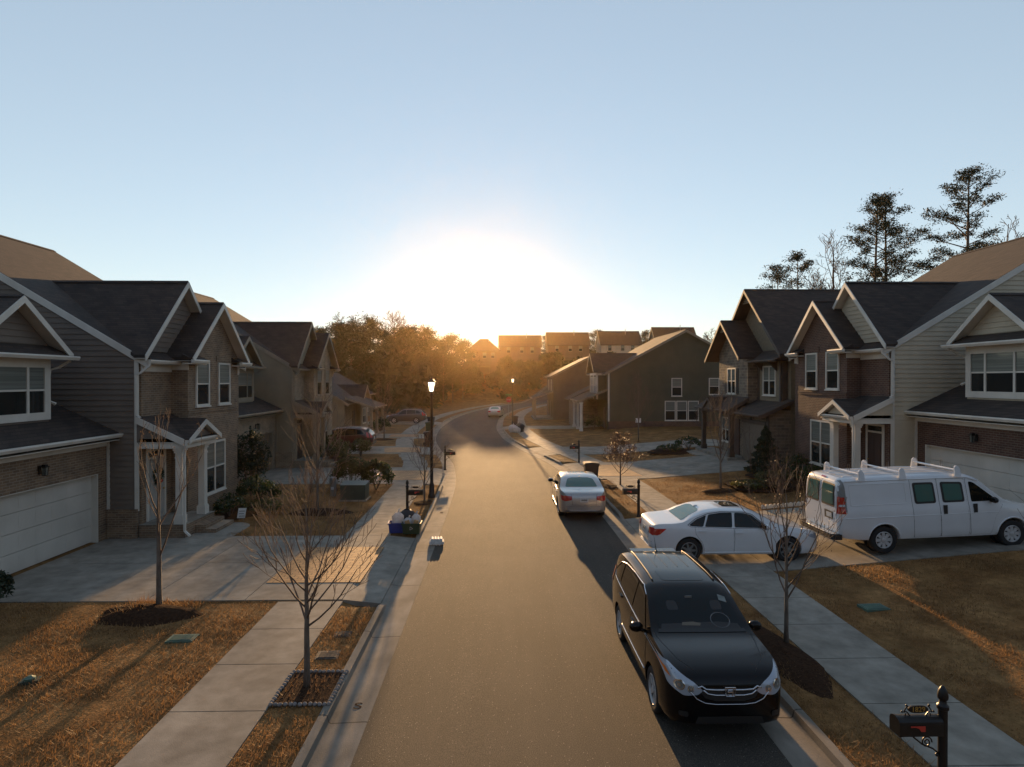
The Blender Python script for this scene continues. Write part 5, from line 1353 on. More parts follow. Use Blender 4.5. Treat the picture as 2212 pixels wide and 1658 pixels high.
# wheeled bins
def wheelie_bin(label, x, y, m, rz, s=1.0):
    t = thing('wheelie_bin', label, 'bin', (x, y, .01), rz, 'wheeled bins put out at the kerbs')
    mb = MB(); q = [(-.23, -.26, .05), (.23, -.26, .05), (.23, .26, .05), (-.23, .26, .05)]; u = [(-.29, -.34, .98), (.29, -.34, .98), (.29, .34, .98), (-.29, .34, .98)]
    mb.add(q + u, [(3, 2, 1, 0), (4, 5, 6, 7), (0, 1, 5, 4), (1, 2, 6, 5), (2, 3, 7, 6), (3, 0, 4, 7)]); mb.box(-.31, .31, -.36, .36, .94, .99); bd = mb.build('body', m, t)
    mb = MB(); mb.prism([(-.32, -.38, .995), (-.32, .38, .995), (-.32, .36, 1.05), (-.32, 0, 1.09), (-.32, -.34, 1.06)], (.64, 0, 0)); mb.build('lid', m, t)
    for i in (-1, 1):
        mb = MB(); mb.lathe([(.12, i * .25), (.12, i * .30)], 16, (0, .27, .12), 'x'); mb.build('wheel', 'rubber', t)
    mb = MB(); mb.tube([(-.25, .34, .93), (-.25, .42, .95), (.25, .42, .95), (.25, .34, .93)], .016, 5); mb.build('handle', m, t)
    t.scale = (s,) * 3
wheelie_bin('black wheeled bin on the left strip nearest the lamp post', -5.55, 46.9, 'bin_black', R(100))
wheelie_bin('dark green wheeled bin on the left pavement, middle one of three', -6.75, 53.8 + 4.0, 'bin_green', R(95))
wheelie_bin('farthest dark wheeled bin on the left, near the grey SUV', -7.5, 66.0, 'bin_black', R(80))
wheelie_bin('dark wheeled bin on the right kerb where the road bends', 1.75, 66.5, 'bin_black', R(-90), 1.05)
wheelie_bin('dark wheeled bin with its lid glinting just ahead of the silver car', 4.55, 29.4, 'bin_black', R(-90))

def crate(name, label, x, y, m, sx, sy, h, cat):
    t = thing(name, label, cat, (x, y, .008), R(random.Random(int(x * 100)).uniform(-8, 8)))
    mb = MB(); a = .88
    def ring(k, z): return [(-sx / 2 * k, -sy / 2 * k, z), (sx / 2 * k, -sy / 2 * k, z), (sx / 2 * k, sy / 2 * k, z), (-sx / 2 * k, sy / 2 * k, z)]
    o = ring(a, 0) + ring(1, h) + ring(.95, h) + ring(a * .93, .03)
    fs = [(3, 2, 1, 0)]
    for k in range(3): fs += [(4 * k + i, 4 * k + (i + 1) % 4, 4 * k + 4 + (i + 1) % 4, 4 * k + 4 + i) for i in range(4)]
    fs += [(12, 13, 14, 15)]
    mb.add(o, fs); mb.build('tub', m, t)
    mb = MB()
    for (x0, x1, y0, y1) in ((-sx / 2 - .025, sx / 2 + .025, -sy / 2 - .025, -sy / 2 - .001), (-sx / 2 - .025, sx / 2 + .025, sy / 2 + .001, sy / 2 + .025), (-sx / 2 - .025, -sx / 2 - .001, -sy / 2, sy / 2), (sx / 2 + .001, sx / 2 + .025, -sy / 2, sy / 2)): mb.box(x0, x1, y0, y1, h - .04, h + .004)
    mb.build('rim', m, t)
    return t
crate('recycling_tub', 'blue recycling tub with a clear bag on top at the left kerb', -3.45, 20.25, 'blue_plastic', .54, .42, .34, 'recycling tub')
gt = crate('recycling_tub', 'green recycling tub with a white recycling mark, heaped with bags, at the left kerb', -2.93, 20.1, 'bin_green', .60, .44, .36, 'recycling tub')
# recycling mark: three chasing arrows on the tub's front
mb = MB()
for k in range(3):
    a = math.pi / 2 + k * 2 * math.pi / 3
    p = Vector((.042 * math.cos(a), 0, .042 * math.sin(a))); q = Vector((.042 * math.cos(a - 1.5), 0, .042 * math.sin(a - 1.5)))
    mb.tube([(0 + p.x, -.222, .20 + p.z), (q.x, -.222, .20 + q.z)], .007, 4); d = (q - p).normalized(); n = Vector((-d.z, 0, d.x))
    mb.prism([(q.x + n.x * .02, -.225, .20 + q.z + n.z * .02), (q.x - n.x * .02, -.225, .20 + q.z - n.z * .02), (q.x + d.x * .03, -.225, .20 + q.z + d.z * .03)], (0, .006, 0))
mb.build('recycling_mark', 'plate_white', gt)
def bag(label, x, y, z, r, h, m, seed, name='plastic_bag'):
    rd = random.Random(seed); mb = MB(); n, k = 18, 10
    P = []
    for i in range(k + 1):
        v = i / k; rad = r * math.sin(math.pi * (0.14 + .78 * v)) ** .4 * (1 - .5 * max(0, v - .82) / .18); row = []
        for j in range(n):
            a = 2 * math.pi * j / n; w_ = 1 + .16 * math.sin(3 * a + seed) * v + rd.uniform(-.16, .16)
            row.append((rad * w_ * math.cos(a), rad * .85 * w_ * math.sin(a), h * v + rd.uniform(-.015, .015)))
        row.append(row[0]); P.append(row)
    mb.grid(P)
    mb.tube([(0, 0, h * .97), (.03, .0, h * 1.06), (.05, .02, h * 1.16)], [.03, .02, .035], 6)
    o = mb.build(name, m, smooth=True); o.location = (x, y, z)
    return tag(o, label, 'bag')
bag('clear plastic bag of bottles standing up in the blue recycling tub', -3.42, 20.25, .06, .20, .62, 'bag_film', 3)
bag('white carrier bag lying over the green recycling tub', -3.05, 20.1, .10, .17, .42, 'bag_film', 5)
bag('white bag behind the other on the green recycling tub, beside the mailbox', -2.82, 20.25, .12, .16, .50, 'bag_film', 8)
bag('dark refuse bag slumped behind the blue and green tubs', -3.2, 20.85, .02, .34, .62, 'bin_black', 9)
for (dx, dy, h, lab) in ((-.12, -.12, .40, 'brown carton poking out of the green tub on its left'), (.14, -.10, .38, 'orange-brown carton poking out of the green tub on its right')):
    mb = MB(); mb.cbox((0, 0, 0), .15, .10, .20, Matrix.Rotation(.3 * (1 if dx > 0 else -1), 3, 'Y')); o = mb.build('carton', 'carton'); o.location = (-2.93 + dx, 20.1 + dy, .36); tag(o, lab, 'carton')
# bundle of white paper tubes lying in the gutter
t = thing('paper_bundle', 'loose bundle of white paper rolls lying in the left gutter', 'paper bundle', (-1.99, 19.05, -.09), .1)
rd = random.Random(2)
for i in range(5):
    mb = MB(); mb.lathe([(.05, -.17), (.055, -.165), (.055, .165), (.05, .17)], 12, (-.18 + .09 * i, rd.uniform(-.03, .03), .065), 'y'); mb.build('paper_roll', 'paper', t, smooth=True, sharp=40)
for i in range(4):
    mb = MB(); mb.lathe([(.05, -.15), (.055, -.145), (.055, .145), (.05, .15)], 12, (-.135 + .09 * i, rd.uniform(-.04, .04), .155), 'y'); mb.build('paper_roll', 'paper', t, smooth=True, sharp=40)
# bags waiting on the right kerb far off
for (x, y, r, h, m, lab) in ((1.35, 58.3, .42, .75, 'bag_film', 'pale refuse bag on the far right kerb before the bend'), (2.0, 58.9, .48, .85, 'bin_black', 'dark refuse bag on the far right kerb before the bend'), (1.75, 57.9, .35, .55, 'bag_film', 'small pale bag in front of the two refuse bags on the far right kerb')):
    bag(lab, x, y, .02, r, h, m, int(x * 10), 'refuse_bag')
# utility things
def box_on_pad(name, label, x, y, sx, sy, h, m, cat):
    t = thing(name, label, cat, (x, y, 0))
    mb = MB(); mb.box(-sx / 2 - .06, sx / 2 + .06, -sy / 2 - .06, sy / 2 + .06, -.1, .06); mb.build('pad', 'concrete', t)
    mb = MB(); mb.prism([(-sx / 2, -sy / 2, .06), (-sx / 2, sy / 2, .06), (-sx / 2, sy / 2, h), (-sx / 2, -sy / 2, h - .06)], (sx, 0, 0)); bd = mb.build('cabinet', m, t)
    mb = MB(); mb.box(-sx / 2 + .05, sx / 2 - .05, -sy / 2 - .012, -sy / 2 - .001, .12, h - .12); mb.box(-.02, .02, -sy / 2 - .03, -sy / 2 - .013, h * .5, h * .5 + .08); mb.build('cabinet_door', m, bd)
    mb = MB(); mb.prism([(-sx / 2 - .02, -sy / 2 - .03, h - .055), (-sx / 2 - .02, sy / 2 + .02, h + .005), (-sx / 2 - .02, sy / 2 + .02, h + .03), (-sx / 2 - .02, -sy / 2 - .03, h - .03)], (sx + .04, 0, 0)); mb.build('cabinet_lid', m, bd)
box_on_pad('utility_cabinet', 'low green electrical cabinet on the lawn beside the glinting shrubs', -6.2, 25.8, 1.05, .8, .72, 'utility_green', 'utility cabinet')
t = thing('utility_pedestal', 'slim grey cable pedestal standing left of the green cabinet', 'pedestal', (-7.35, 26.6, 0)); mb = MB(); mb.lathe([(.13, -.1), (.13, .70), (.145, .70), (.145, .80), (.11, .84), (.01, .85)], 14); mb.build('column', 'grey_steel', t, smooth=True, sharp=40); mb = MB(); mb.box(-.06, .06, -.14, -.128, .3, .42); mb.build('tag_plate', 'plate_white', t)
def lid(name, label, x, y, sx, sy, m, cat, b=0.0, h=.03, ribs=True):
    t = thing(name, label, cat, (x, y, zg(x, y)), .05)
    mb = MB(); mb.prism([(-sx / 2, -sy / 2, -.05), (sx / 2, -sy / 2, -.05), (sx / 2, sy / 2, -.05), (-sx / 2, sy / 2, -.05)], (0, 0, .05 + h)); mb.build('frame', m, t)
    mb = MB(); mb.box(-sx / 2 + .03, sx / 2 - .03, -sy / 2 + .03, sy / 2 - .03, h, h + .012)
    if ribs:
        n = 6
        for i in range(n): mb.box(-sx / 2 + .06, sx / 2 - .06, -sy / 2 + .05 + (sy - .1) * i / n, -sy / 2 + .07 + (sy - .1) * i / n, h + .012, h + .018)
    mb.build('cover', m, t)
lid('valve_box', 'pale green valve box lid set in the sunny left lawn', -6.28, 11.95, .52, .34, 'green_plastic', 'valve box', h=.035)
lid('valve_box', 'teal green valve box lid in the shaded right lawn', 8.35, 13.1, .55, .36, 'green_plastic', 'valve box', h=.035)
lid('meter_cover', 'grey ribbed meter cover in the left strip nearest the stone edged bed', -3.2, 11.2, .42, .34, 'meter_iron', 'meter cover', h=.012)
lid('meter_cover', 'grey ribbed meter cover in the left strip just before the driveway', -3.16, 12.1, .34, .28, 'meter_iron', 'meter cover', h=.012)
t = thing('cleanout_cap', 'small green round cap on a block in the left lawn corner', 'drain cap', (-7.98, 10.3, 0), .3); mb = MB(); mb.prism([(-.14, -.09, -.02), (.15, -.08, -.02), (.14, .09, -.02), (-.13, .08, -.02)], (0, 0, .07)); mb.build('block', 'utility_green', t); mb = MB(); mb.lathe([(.08, .05), (.085, .085), (.05, .10), (.03, .12), (.004, .12)], 14); mb.build('cap', 'green_plastic', t, smooth=True, sharp=40)
# S marks stamped in the gutter
for (x, y, lab) in ((-2.27, 9.62, 'S mark in the left gutter level with the stone edged bed'), (-2.27, 23.6, 'S mark in the left gutter near the lamp post')):
    o = text('S', .26, 'gutter_mark', 'mulch', None, (x, y, -.0955), (0, 0, R(0)), .001, 1.25); tag(o, lab, 'mark')
# small yard sign
t = thing('yard_sign', 'small white yard sign tilted by the shrubs of the mauve house', 'sign', (-9.4, 21.95, 0), .25)
mb = MB(); mb.prism([(-.14, -.02, .12), (.12, .02, .10), (.18, .0, .46), (-.08, -.04, .48)], (0, .012, 0)); mb.build('panel', 'sign_white', t); mb = MB(); mb.tube([(-.08, .01, -.1), (-.06, .01, .14)], .008, 5); mb.tube([(.08, .02, -.1), (.08, .02, .12)], .008, 5); mb.build('stake', 'grey_steel', t)
mb = MB()
for i, (w0, w1) in enumerate(((-.06, .13), (-.08, .10), (-.07, .12))): mb.prism([(w0, -.034 + .0, .38 - .09 * i), (w1, -.008, .37 - .09 * i), (w1, -.008, .345 - .09 * i), (w0, -.034, .355 - .09 * i)], (0, -.003, 0))
mb.build('sign_print', 'grey_steel', t)
t = thing('yard_sign', 'small blue and white sign stuck by the plinth of the green house', 'sign', (13.4, 57.2, zg(13.4, 57.2)), 0); mb = MB(); mb.box(-.26, .26, 0, .02, .55, .98); mb.build('panel', 'sign_white', t); mb = MB(); mb.tube([(0, .03, -.1), (0, .03, .9)], .02, 5); mb.build('stake', 'grey_steel', t)
# stop sign and street name blades at the bend
t = thing('stop_sign', 'red octagonal stop sign with street name blade at the bend', 'road sign', (1.35, 84.0, 0), R(-8))
mb = MB(); mb.tube([(0, .03, 0), (0, .03, 3.2)], .035, 8); mb.build('post', 'grey_steel', t)
mb = MB(); mb.prism([(.40 * math.cos(R(22.5 + 45 * k)), 0, 2.35 + .40 * math.sin(R(22.5 + 45 * k))) for k in range(8)], (0, -.012, 0)); pn = mb.build('panel', 'sign_red', t)
mb = MB(); mb.box(-.42, .42, -.01, .005, 2.95, 3.13); mb.build('name_blade', 'sign_green', t)
text('STOP', .27, 'lettering', 'sign_white', pn, (0, -.015, 2.35), (R(90), 0, 0))
# wreath on the front door, plank against the garage of the cream house, things by the porch
t = thing('door_wreath', 'dark green wreath with a red bow hanging on the door of the mauve house', 'wreath', (-11.7 + .12, 20.46, 1.95), R(90))
mb = MB(); rd = random.Random(3)
for k in range(70):
    a = rd.uniform(0, 2 * math.pi); r = .24 + rd.uniform(-.07, .07); c = (r * math.cos(a), -.04 + rd.uniform(-.03, .03), r * math.sin(a)); mb.cbox(c, .10, .02, .03, Matrix.Rotation(rd.uniform(0, 6), 3, 'Y') @ Matrix.Rotation(rd.uniform(-.7, .7), 3, 'Z'))
mb.build('foliage', 'wreath_green', t)
mb = MB(); mb.ball((.09, -.09, -.24), .10, .03, .06, 10, 6); mb.ball((-.09, -.09, -.24), .10, .03, .06, 10, 6); mb.prism([(-.03, -.10, -.25), (.03, -.10, -.25), (.05, -.10, -.52), (-.05, -.10, -.52)], (0, .01, 0)); mb.build('bow', 'red_ribbon', t, smooth=True)
mb = MB(); mb.prism([(0, 0, 0), (.30, 0, 0), (.30, .16, .95), (0, .16, .95)], (0, .03, 0)); o = mb.build('leaning_plank', 'brown_board'); o.location = (15.25, 22.28, .56); tag(o, 'brown plank leaning on the cream wall beside the garage', 'plank')
# ---------------------------------------------------------------- trees and shrubs
def limb(mb, rd, p, d, l, r, depth, kids, up=.25, jit=.22, n=5, seg=5, tips=None, rmin=.003, spread=.75, r_end=.35, t0=.25):
    pts = [p]; rad = [r]; q = Vector(p); d = Vector(d).normalized()
    marks = []
    for i in range(seg):
        d = (d + Vector((rd.uniform(-jit, jit), rd.uniform(-jit, jit), rd.uniform(-jit, jit) + up * .35))).normalized()
        q = q + d * (l / seg); pts.append(tuple(q)); rad.append(max(rmin, r * (1 - (1 - r_end) * (i + 1) / seg))); marks.append((q.copy(), d.copy(), (i + 1) / seg, rad[-1]))
    mb.tube(pts, rad, n, cap=False)
    if tips is not None: tips.append((q.copy(), d.copy()))
    if depth <= 0: return
    for k in range(kids):
        t = t0 + (1 - t0) * (k + rd.uniform(.1, .9)) / kids
        i = min(seg - 1, int(t * seg)); c, dd, f, rr = marks[i]
        ax = dd.orthogonal().normalized(); ax = Matrix.Rotation(rd.uniform(0, 2 * math.pi), 3, dd) @ ax
        nd = (dd * (1 - spread * .55) + ax * spread * rd.uniform(.7, 1.1)).normalized()
        if tips is not None and depth == 1: tips.append((c.copy(), nd.copy()))
        limb(mb, rd, tuple(c), nd, l * rd.uniform(.42, .66) * (1.1 - .45 * t), rr * .55, depth - 1, max(2, kids - 1), up, jit, max(3, n - 1), max(3, seg - 1), tips, rmin, spread, r_end, t0)

def leaves(mb, rd, tips, n, size, spread):
    for c, d in tips:
        if n == 1 and rd.random() < .72: continue
        for k in range(n):
            o = c + Vector((rd.gauss(0, spread), rd.gauss(0, spread), rd.gauss(0, spread)))
            a = Vector((rd.gauss(0, 1), rd.gauss(0, 1), rd.gauss(0, 1))).normalized(); b = a.orthogonal().normalized(); s = size * rd.uniform(.6, 1.3)
            mb.add([tuple(o - a * s), tuple(o + b * s * .5), tuple(o + a * s), tuple(o - b * s * .5)], [(0, 1, 2, 3)])

def bare_tree(name, label, x, y, h, clear, spread, r, seed, nb=12, kids=5, depth=2, angle=50, lean=(0, 0), leaf=None, leafn=2, tw=.004, group=None, fork=None, b=None, bark='bark', curve=.3, llen=None):
    rd = random.Random(seed)
    t = thing(name, label, 'tree', (x, y, zg(x, y) - .02 if b is None else b), 0, group)
    mb = MB(); pts = []; rad = []
    n = 10
    for i in range(n + 1):
        f = i / n; pts.append((lean[0] * f + rd.uniform(-.012, .012) * h * .3 * f, lean[1] * f + rd.uniform(-.012, .012) * h * .3 * f, h * .92 * f)); rad.append(r * (1.25 if i == 0 else 1) * (1 - .9 * f ** 1.1) + .002)
    mb.tube(pts, rad, 8); mb.build('trunk', bark, t, smooth=True)
    cb = MB(); tips = []; wide = .48 if curve > .35 else .7
    for k in range(nb):
        f = clear / h + (1 - clear / h) * (k / nb) ** 1.15 * .9
        i = min(n - 1, int(f * n)); ff = f * n - i; p = Vector(pts[i]).lerp(Vector(pts[i + 1]), ff)
        a = k * 2.4 + rd.uniform(-.4, .4); el = R(angle * .55 + 35 * f + rd.uniform(-8, 8))
        d = (math.cos(a) * math.cos(el), math.sin(a) * math.cos(el), math.sin(el))
        l = (llen or spread * 1.25) * (1.0 - .55 * (f - clear / h) / (1 - clear / h)) * rd.uniform(.8, 1.15)
        rr = max(.005, (rad[i] * .45))
        limb(cb, rd, tuple(p), d, l, rr, depth, kids, curve, .13, 5, 5, tips, tw, wide)
    cb.build('crown', 'twig', t, smooth=True)
    if leaf:
        lb = MB(); leaves(lb, rd, tips, leafn, .035 if leafn > 1 else .020, .05); lb.build('leaves', leaf, t, recalc=False)
    return t
YT = 'young bare street trees'
bare_tree('young_tree', 'bare young tree in the stone edged mulch bed, nearest on the left', -3.22, 10.05, 3.35, 1.12, 1.05, .055, 11, 19, 5, 2, 42, tw=.0045, group=YT, llen=1.5, curve=.42)
bare_tree('young_tree', 'bare young tree with a pale trunk on the sunny left lawn', -7.58, 13.45, 4.3, 1.3, .8, .062, 21, 9, 3, 2, 88, tw=.004, group=YT, llen=1.9, curve=.45, leaf='dry_leaf', leafn=1)
bare_tree('young_tree', 'bare young tree with low reddish twigs beside the black SUV', 5.60, 11.5, 3.2, .95, .7, .045, 37, 13, 4, 2, 75, tw=.0045, group=YT, llen=1.6, curve=.45, leaf='russet_leaf', leafn=1)
bare_tree('young_tree', 'small bare tree just left of the tall lamp post', -3.12, 25.0, 2.7, .75, .8, .04, 41, 13, 4, 2, 60, tw=.006, group=YT, llen=1.4, curve=.4)
bare_tree('young_tree', 'thin bare tree in the mulch bed on the lawn before the tan house', -7.05, 23.3, 4.4, 1.0, 1.1, .06, 43, 14, 4, 2, 70, tw=.006, group=YT, llen=2.2, curve=.4)
bare_tree('young_tree', 'slim upright bare tree on the lawn left of the white van', 9.95, 26.6, 3.9, 1.3, .7, .055, 47, 14, 4, 2, 90, tw=.006, group=YT, llen=1.9, curve=.45)
bare_tree('young_tree', 'small tree still holding russet leaves beside the right pavement', 5.92, 29.0, 2.5, .55, .9, .04, 53, 15, 5, 2, 45, leaf='russet_leaf', leafn=4, tw=.006, group=YT, llen=1.0)
bare_tree('young_tree', 'tall slim sapling in front of the dark green house wall', 10.9, 46.5, 4.9, 1.2, 1.0, .055, 59, 15, 4, 2, 75, leaf='olive_leaf', leafn=1, tw=.009, group=YT, llen=2.1, curve=.4)
bare_tree('young_tree', 'lone bare tree on the lawn between the two SUVs', -9.85, 51.4, 4.6, 1.4, 1.1, .06, 61, 14, 4, 2, 70, tw=.010, group=YT, llen=1.9, curve=.4)
bare_tree('young_tree', 'bare sapling by the porch posts of the stone house', 14.0, 40.3, 3.4, .8, .7, .04, 67, 12, 4, 2, 80, tw=.008, group=YT, llen=1.4, curve=.4)

def shrub(name, label, x, y, rx, ry, h, leaf, seed, n=1500, size=.045, group=None, cat='shrub', stems=10, cone=False, b=None):
    rd = random.Random(seed); t = thing(name, label, cat, (x, y, zg(x, y) if b is None else b), 0, group)
    mb = MB()
    for k in range(stems):
        a = rd.uniform(0, 6.28); f = rd.uniform(.2, .8)
        mb.tube([(0, 0, -.05), (rx * f * .5 * math.cos(a), ry * f * .5 * math.sin(a), h * .4), (rx * f * .75 * math.cos(a), ry * f * .75 * math.sin(a), h * .8 * rd.uniform(.6, 1))], [.02, .012, .006], 5)
    mb.build('stems', 'twig', t)
    mb = MB(); cl = [(rd.uniform(0, 6.28), rd.uniform(-.2, 1), rd.uniform(.75, 1.12)) for _ in range(26)]
    for k in range(n):
        if cone:
            v = rd.random() ** 1.4; rad = (1 - v) ** .8 * (0.55 + .45 * rd.random() ** .4) * (1 + .25 * math.sin(v * 38)); a = rd.uniform(0, 6.28); c = Vector((rx * rad * math.cos(a), ry * rad * math.sin(a), h * (.04 + .96 * v)))
        else:
            a, zz, s = rd.choice(cl); a += rd.gauss(0, .28); zz = max(-.6, min(1, zz + rd.gauss(0, .16))); s *= 1 - .35 * rd.random() ** 2; cr = math.sqrt(max(0, 1 - zz * zz))
            c = Vector((rx * s * cr * math.cos(a), ry * s * cr * math.sin(a), h * (.45 + .52 * zz * s)))
            if c.z < .03: c.z = rd.uniform(.03, .2)
        u = Vector((rd.gauss(0, 1), rd.gauss(0, 1), rd.gauss(0, .8))).normalized(); w_ = u.orthogonal().normalized(); w_ = Matrix.Rotation(rd.uniform(0, 3), 3, u) @ w_; q = size * rd.uniform(.6, 1.4)
        mb.add([tuple(c - u * q), tuple(c + w_ * q * .45), tuple(c + u * q), tuple(c - w_ * q * .45)], [(0, 1, 2, 3)])
    mb.build('foliage', leaf, t, recalc=False)
    return t
shrub('evergreen_shrub', 'glinting evergreen shrub, left of the pair by the green cabinet', -7.0, 28.3, .9, .8, 1.5, 'shrub_leaf', 1, 4600, .055)
shrub('evergreen_shrub', 'glinting evergreen shrub, right of the pair by the green cabinet', -5.75, 28.0, .8, .75, 1.4, 'shrub_leaf', 2, 4200, .055)
shrub('evergreen_shrub', 'dark tall shrub against the far corner of the mauve house bay', -10.9, 26.4, .8, .7, 3.0, 'dark_needles', 3, 3200, .07)
shrub('evergreen_shrub', 'broad shiny shrub under the bay window of the mauve house', -9.9, 24.6, .9, .9, 1.25, 'shrub_leaf', 4, 2600, .05)
shrub('evergreen_shrub', 'low spreading green shrub in front of the mauve house porch walk', -9.2, 23.2, .8, .8, .55, 'olive_leaf', 5, 1600, .045)
shrub('evergreen_shrub', 'rounded shrub right by the porch steps of the mauve house', -10.1, 22.6, .5, .6, .9, 'shrub_leaf', 6, 1500, .045)
shrub('evergreen_shrub', 'dark shrub hugging the tan house bay by the maroon SUV', -10.7, 39.2, 1.0, 1.2, 1.6, 'shrub_leaf', 7, 2400, .06)
shrub('evergreen_shrub', 'large dark shrub at the corner of the tan house driveway', -10.2, 36.8, 1.1, .9, 1.3, 'shrub_leaf', 8, 2200, .06)
shrub('evergreen_shrub', 'sunlit shrub at the lawn edge behind the maroon SUV bumper', -9.3, 40.4, .7, .7, 1.35, 'shrub_leaf', 9, 1500, .06)
shrub('conifer', 'small dark pointed conifer in front of the stone house garage', 13.35, 29.6, .85, .85, 2.35, 'dark_needles', 10, 4200, .075, cat='conifer', cone=True)
shrub('evergreen_shrub', 'dark shrub under the front window of the cream house', 14.0, 27.6, .8, 1.2, 1.2, 'shrub_leaf', 11, 2400, .05)
shrub('evergreen_shrub', 'dark shrub beside the porch columns behind the van roof', 13.6, 25.3, .7, .8, 1.0, 'shrub_leaf', 12, 1600, .05)
shrub('spreading_juniper', 'low green juniper spreading in the bed left of the white van', 11.5, 26.2, 1.3, .8, .42, 'olive_leaf', 13, 2200, .06)
shrub('spreading_juniper', 'low olive juniper at the back of the bed near the cream house', 12.9, 27.4, 1.1, .8, .5, 'olive_leaf', 14, 1500, .06)
shrub('dry_shrub', 'dry russet shrub in the bed just behind the rear of the van', 12.3, 25.4, .9, .7, .6, 'russet_leaf', 15, 900, .04)
shrub('evergreen_shrub', 'low dark shrub in the round bed before the stone house porch, nearest the lawn', 11.3, 39.4, .9, .7, .6, 'shrub_leaf', 16, 1000, .06)
shrub('evergreen_shrub', 'taller dark shrub in the round bed before the stone house porch, nearest the posts', 12.9, 40.4, .9, .7, .95, 'shrub_leaf', 17, 1200, .06)
shrub('evergreen_shrub', 'dark shrub at the far left edge of the photo beside the garage door', -11.5, 13.62, .5, .35, .95, 'dark_needles', 18, 1600, .05)
shrub('evergreen_shrub', 'bush by the porch of the low house beyond the maroon SUV', -11.6, 58.5, 1.0, 1.0, 1.5, 'shrub_leaf', 19, 1000, .09)
shrub('evergreen_shrub', 'bush by the green house front corner at the street', 9.4, 59.4, .9, .9, 1.5, 'shrub_leaf', 20, 900, .09)
def stem_shrub(label, x, y, h, n, seed, sp=.5):
    rd = random.Random(seed); t = thing('bare_shrub', label, 'shrub', (x, y, zg(x, y) - .02)); mb = MB()
    for k in range(n):
        a = rd.uniform(0, 6.28); d = (math.cos(a) * sp, math.sin(a) * sp, 1)
        limb(mb, rd, (rd.uniform(-.1, .1), rd.uniform(-.1, .1), 0), d, h * rd.uniform(.7, 1.05), .011, 1, 3, .1, .1, 4, 5, None, .004, .5)
    mb.build('stems', 'twig', t)
stem_shrub('bare multi-stemmed shrub in front of the tan house driveway, left one', -8.6, 27.2, 1.7, 10, 1); stem_shrub('bare multi-stemmed shrub in front of the tan house driveway, right one', -7.6, 27.8, 1.6, 9, 2)
stem_shrub('bare upright shrub in the bed right behind the white saloon roof', 11.9, 24.9, 1.9, 9, 3, .3); stem_shrub('bare upright shrub at the corner of the cream house bed by the conifer', 13.0, 27.9, 2.3, 8, 4, .2)
stem_shrub('bare upright stems left of the conifer by the stone house', 12.5, 29.4, 2.7, 5, 5, .15)
stem_shrub('bare reddish twigs rising at the right photo edge beside the van', 13.3, 14.3, 2.1, 8, 6, .35)

# pines
def pine(name, label, x, y, h, clear, cr, seed, b=None, dens=26, leafm='pine_needles', nl=34, group=None, size=.30, top=.25, cs=(.7, .5, .30), cat='pine tree'):
    rd = random.Random(seed); t = thing(name, label, cat, (x, y, zg(x, y) - .3 if b is None else b), 0, group)
    mb = MB(); r = h * .0125; lx = rd.uniform(-.03, .03) * h
    tp = lambda f: Vector((lx * f * f, 0, h * f))
    mb.tube([tuple(tp(i / 9)) for i in range(10)], [r * (1 - .85 * i / 9) for i in range(10)], 7)
    lb = MB(); cl = []
    for k in range(nl):
        f = clear + (1 - clear) * ((k + .5) / nl) ** .9 * .97; v = (f - clear) / (1 - clear)
        prof = cr * (math.sin(math.pi * (top + (1 - top) * v * .98)) ** .7) * rd.choice((.45, .7, .95, 1.05, 1.2)); a = k * 2.4 + rd.uniform(-.7, .7)
        p = tp(f); el = R(rd.uniform(2, 20) + 30 * v)
        d = Vector((math.cos(a) * math.cos(el), math.sin(a) * math.cos(el), math.sin(el)))
        pts = [p, p + d * prof * .5 + Vector((0, 0, -.03 * prof)), p + d * prof + Vector((0, 0, .06 * prof))]
        mb.tube([tuple(q) for q in pts], [r * .34 * (1 - .6 * v), r * .2 * (1 - .6 * v), .02], 4, cap=False)
        m = max(2, int(prof / .5)); sd_ = Vector((-d.y, d.x, 0))
        for j in range(m):
            g = .45 + .58 * (j + .5) / m; off = sd_ * rd.gauss(0, .26 * prof * g)
            cl.append((p + d * prof * g + off + Vector((0, 0, rd.gauss(.12, .08))), rd.uniform(.7, 1.25)))
    cl += [(tp(1) + Vector((rd.gauss(0, .25), rd.gauss(0, .25), rd.uniform(-.9, .1))), .8) for _ in range(7)]
    for c, s in cl:
        for k in range(dens):
            o = c + Vector((rd.gauss(0, cs[0] * s * .6), rd.gauss(0, cs[0] * s * .6), rd.gauss(0, cs[2] * s * .62)))
            u = Vector((rd.gauss(0, 1), rd.gauss(0, 1), rd.gauss(.3, .7))).normalized(); w_ = u.orthogonal(); w_ = (Matrix.Rotation(rd.uniform(0, 3.1), 3, u) @ w_).normalized(); q = size * rd.uniform(.5, 1.2)
            lb.add([tuple(o), tuple(o + u * q * .6 + w_ * q * .17), tuple(o + u * q), tuple(o + u * q * .6 - w_ * q * .17)], [(0, 1, 2, 3)])
    mb.build('trunk', 'pine_bark', t, smooth=True); lb.build('crown', leafm, t, recalc=False)
    return t
def at(px, D): return (px - 1106) / 1290 * D + D * math.tan(R(1.24))
PG = 'tall pines behind the right-hand houses'
pine('pine_tree', 'tall spreading pine standing alone at the far right above the cream roof', at(2104, 58), 58, 25.5, .42, 4.0, 5, dens=85, nl=38, group=PG, size=.27, cs=(.55, .5, .26))
pine('pine_tree', 'tall pine with a thinner crown, left one of the close pair', at(1897, 60), 60, 23.6, .40, 3.4, 6, dens=70, nl=32, group=PG, size=.27, cs=(.55, .5, .26))
pine('pine_tree', 'tall pine with the straighter trunk, right one of the close pair', at(1927, 61), 61, 23.8, .38, 3.7, 7, dens=78, nl=32, group=PG, size=.27, cs=(.55, .5, .26))
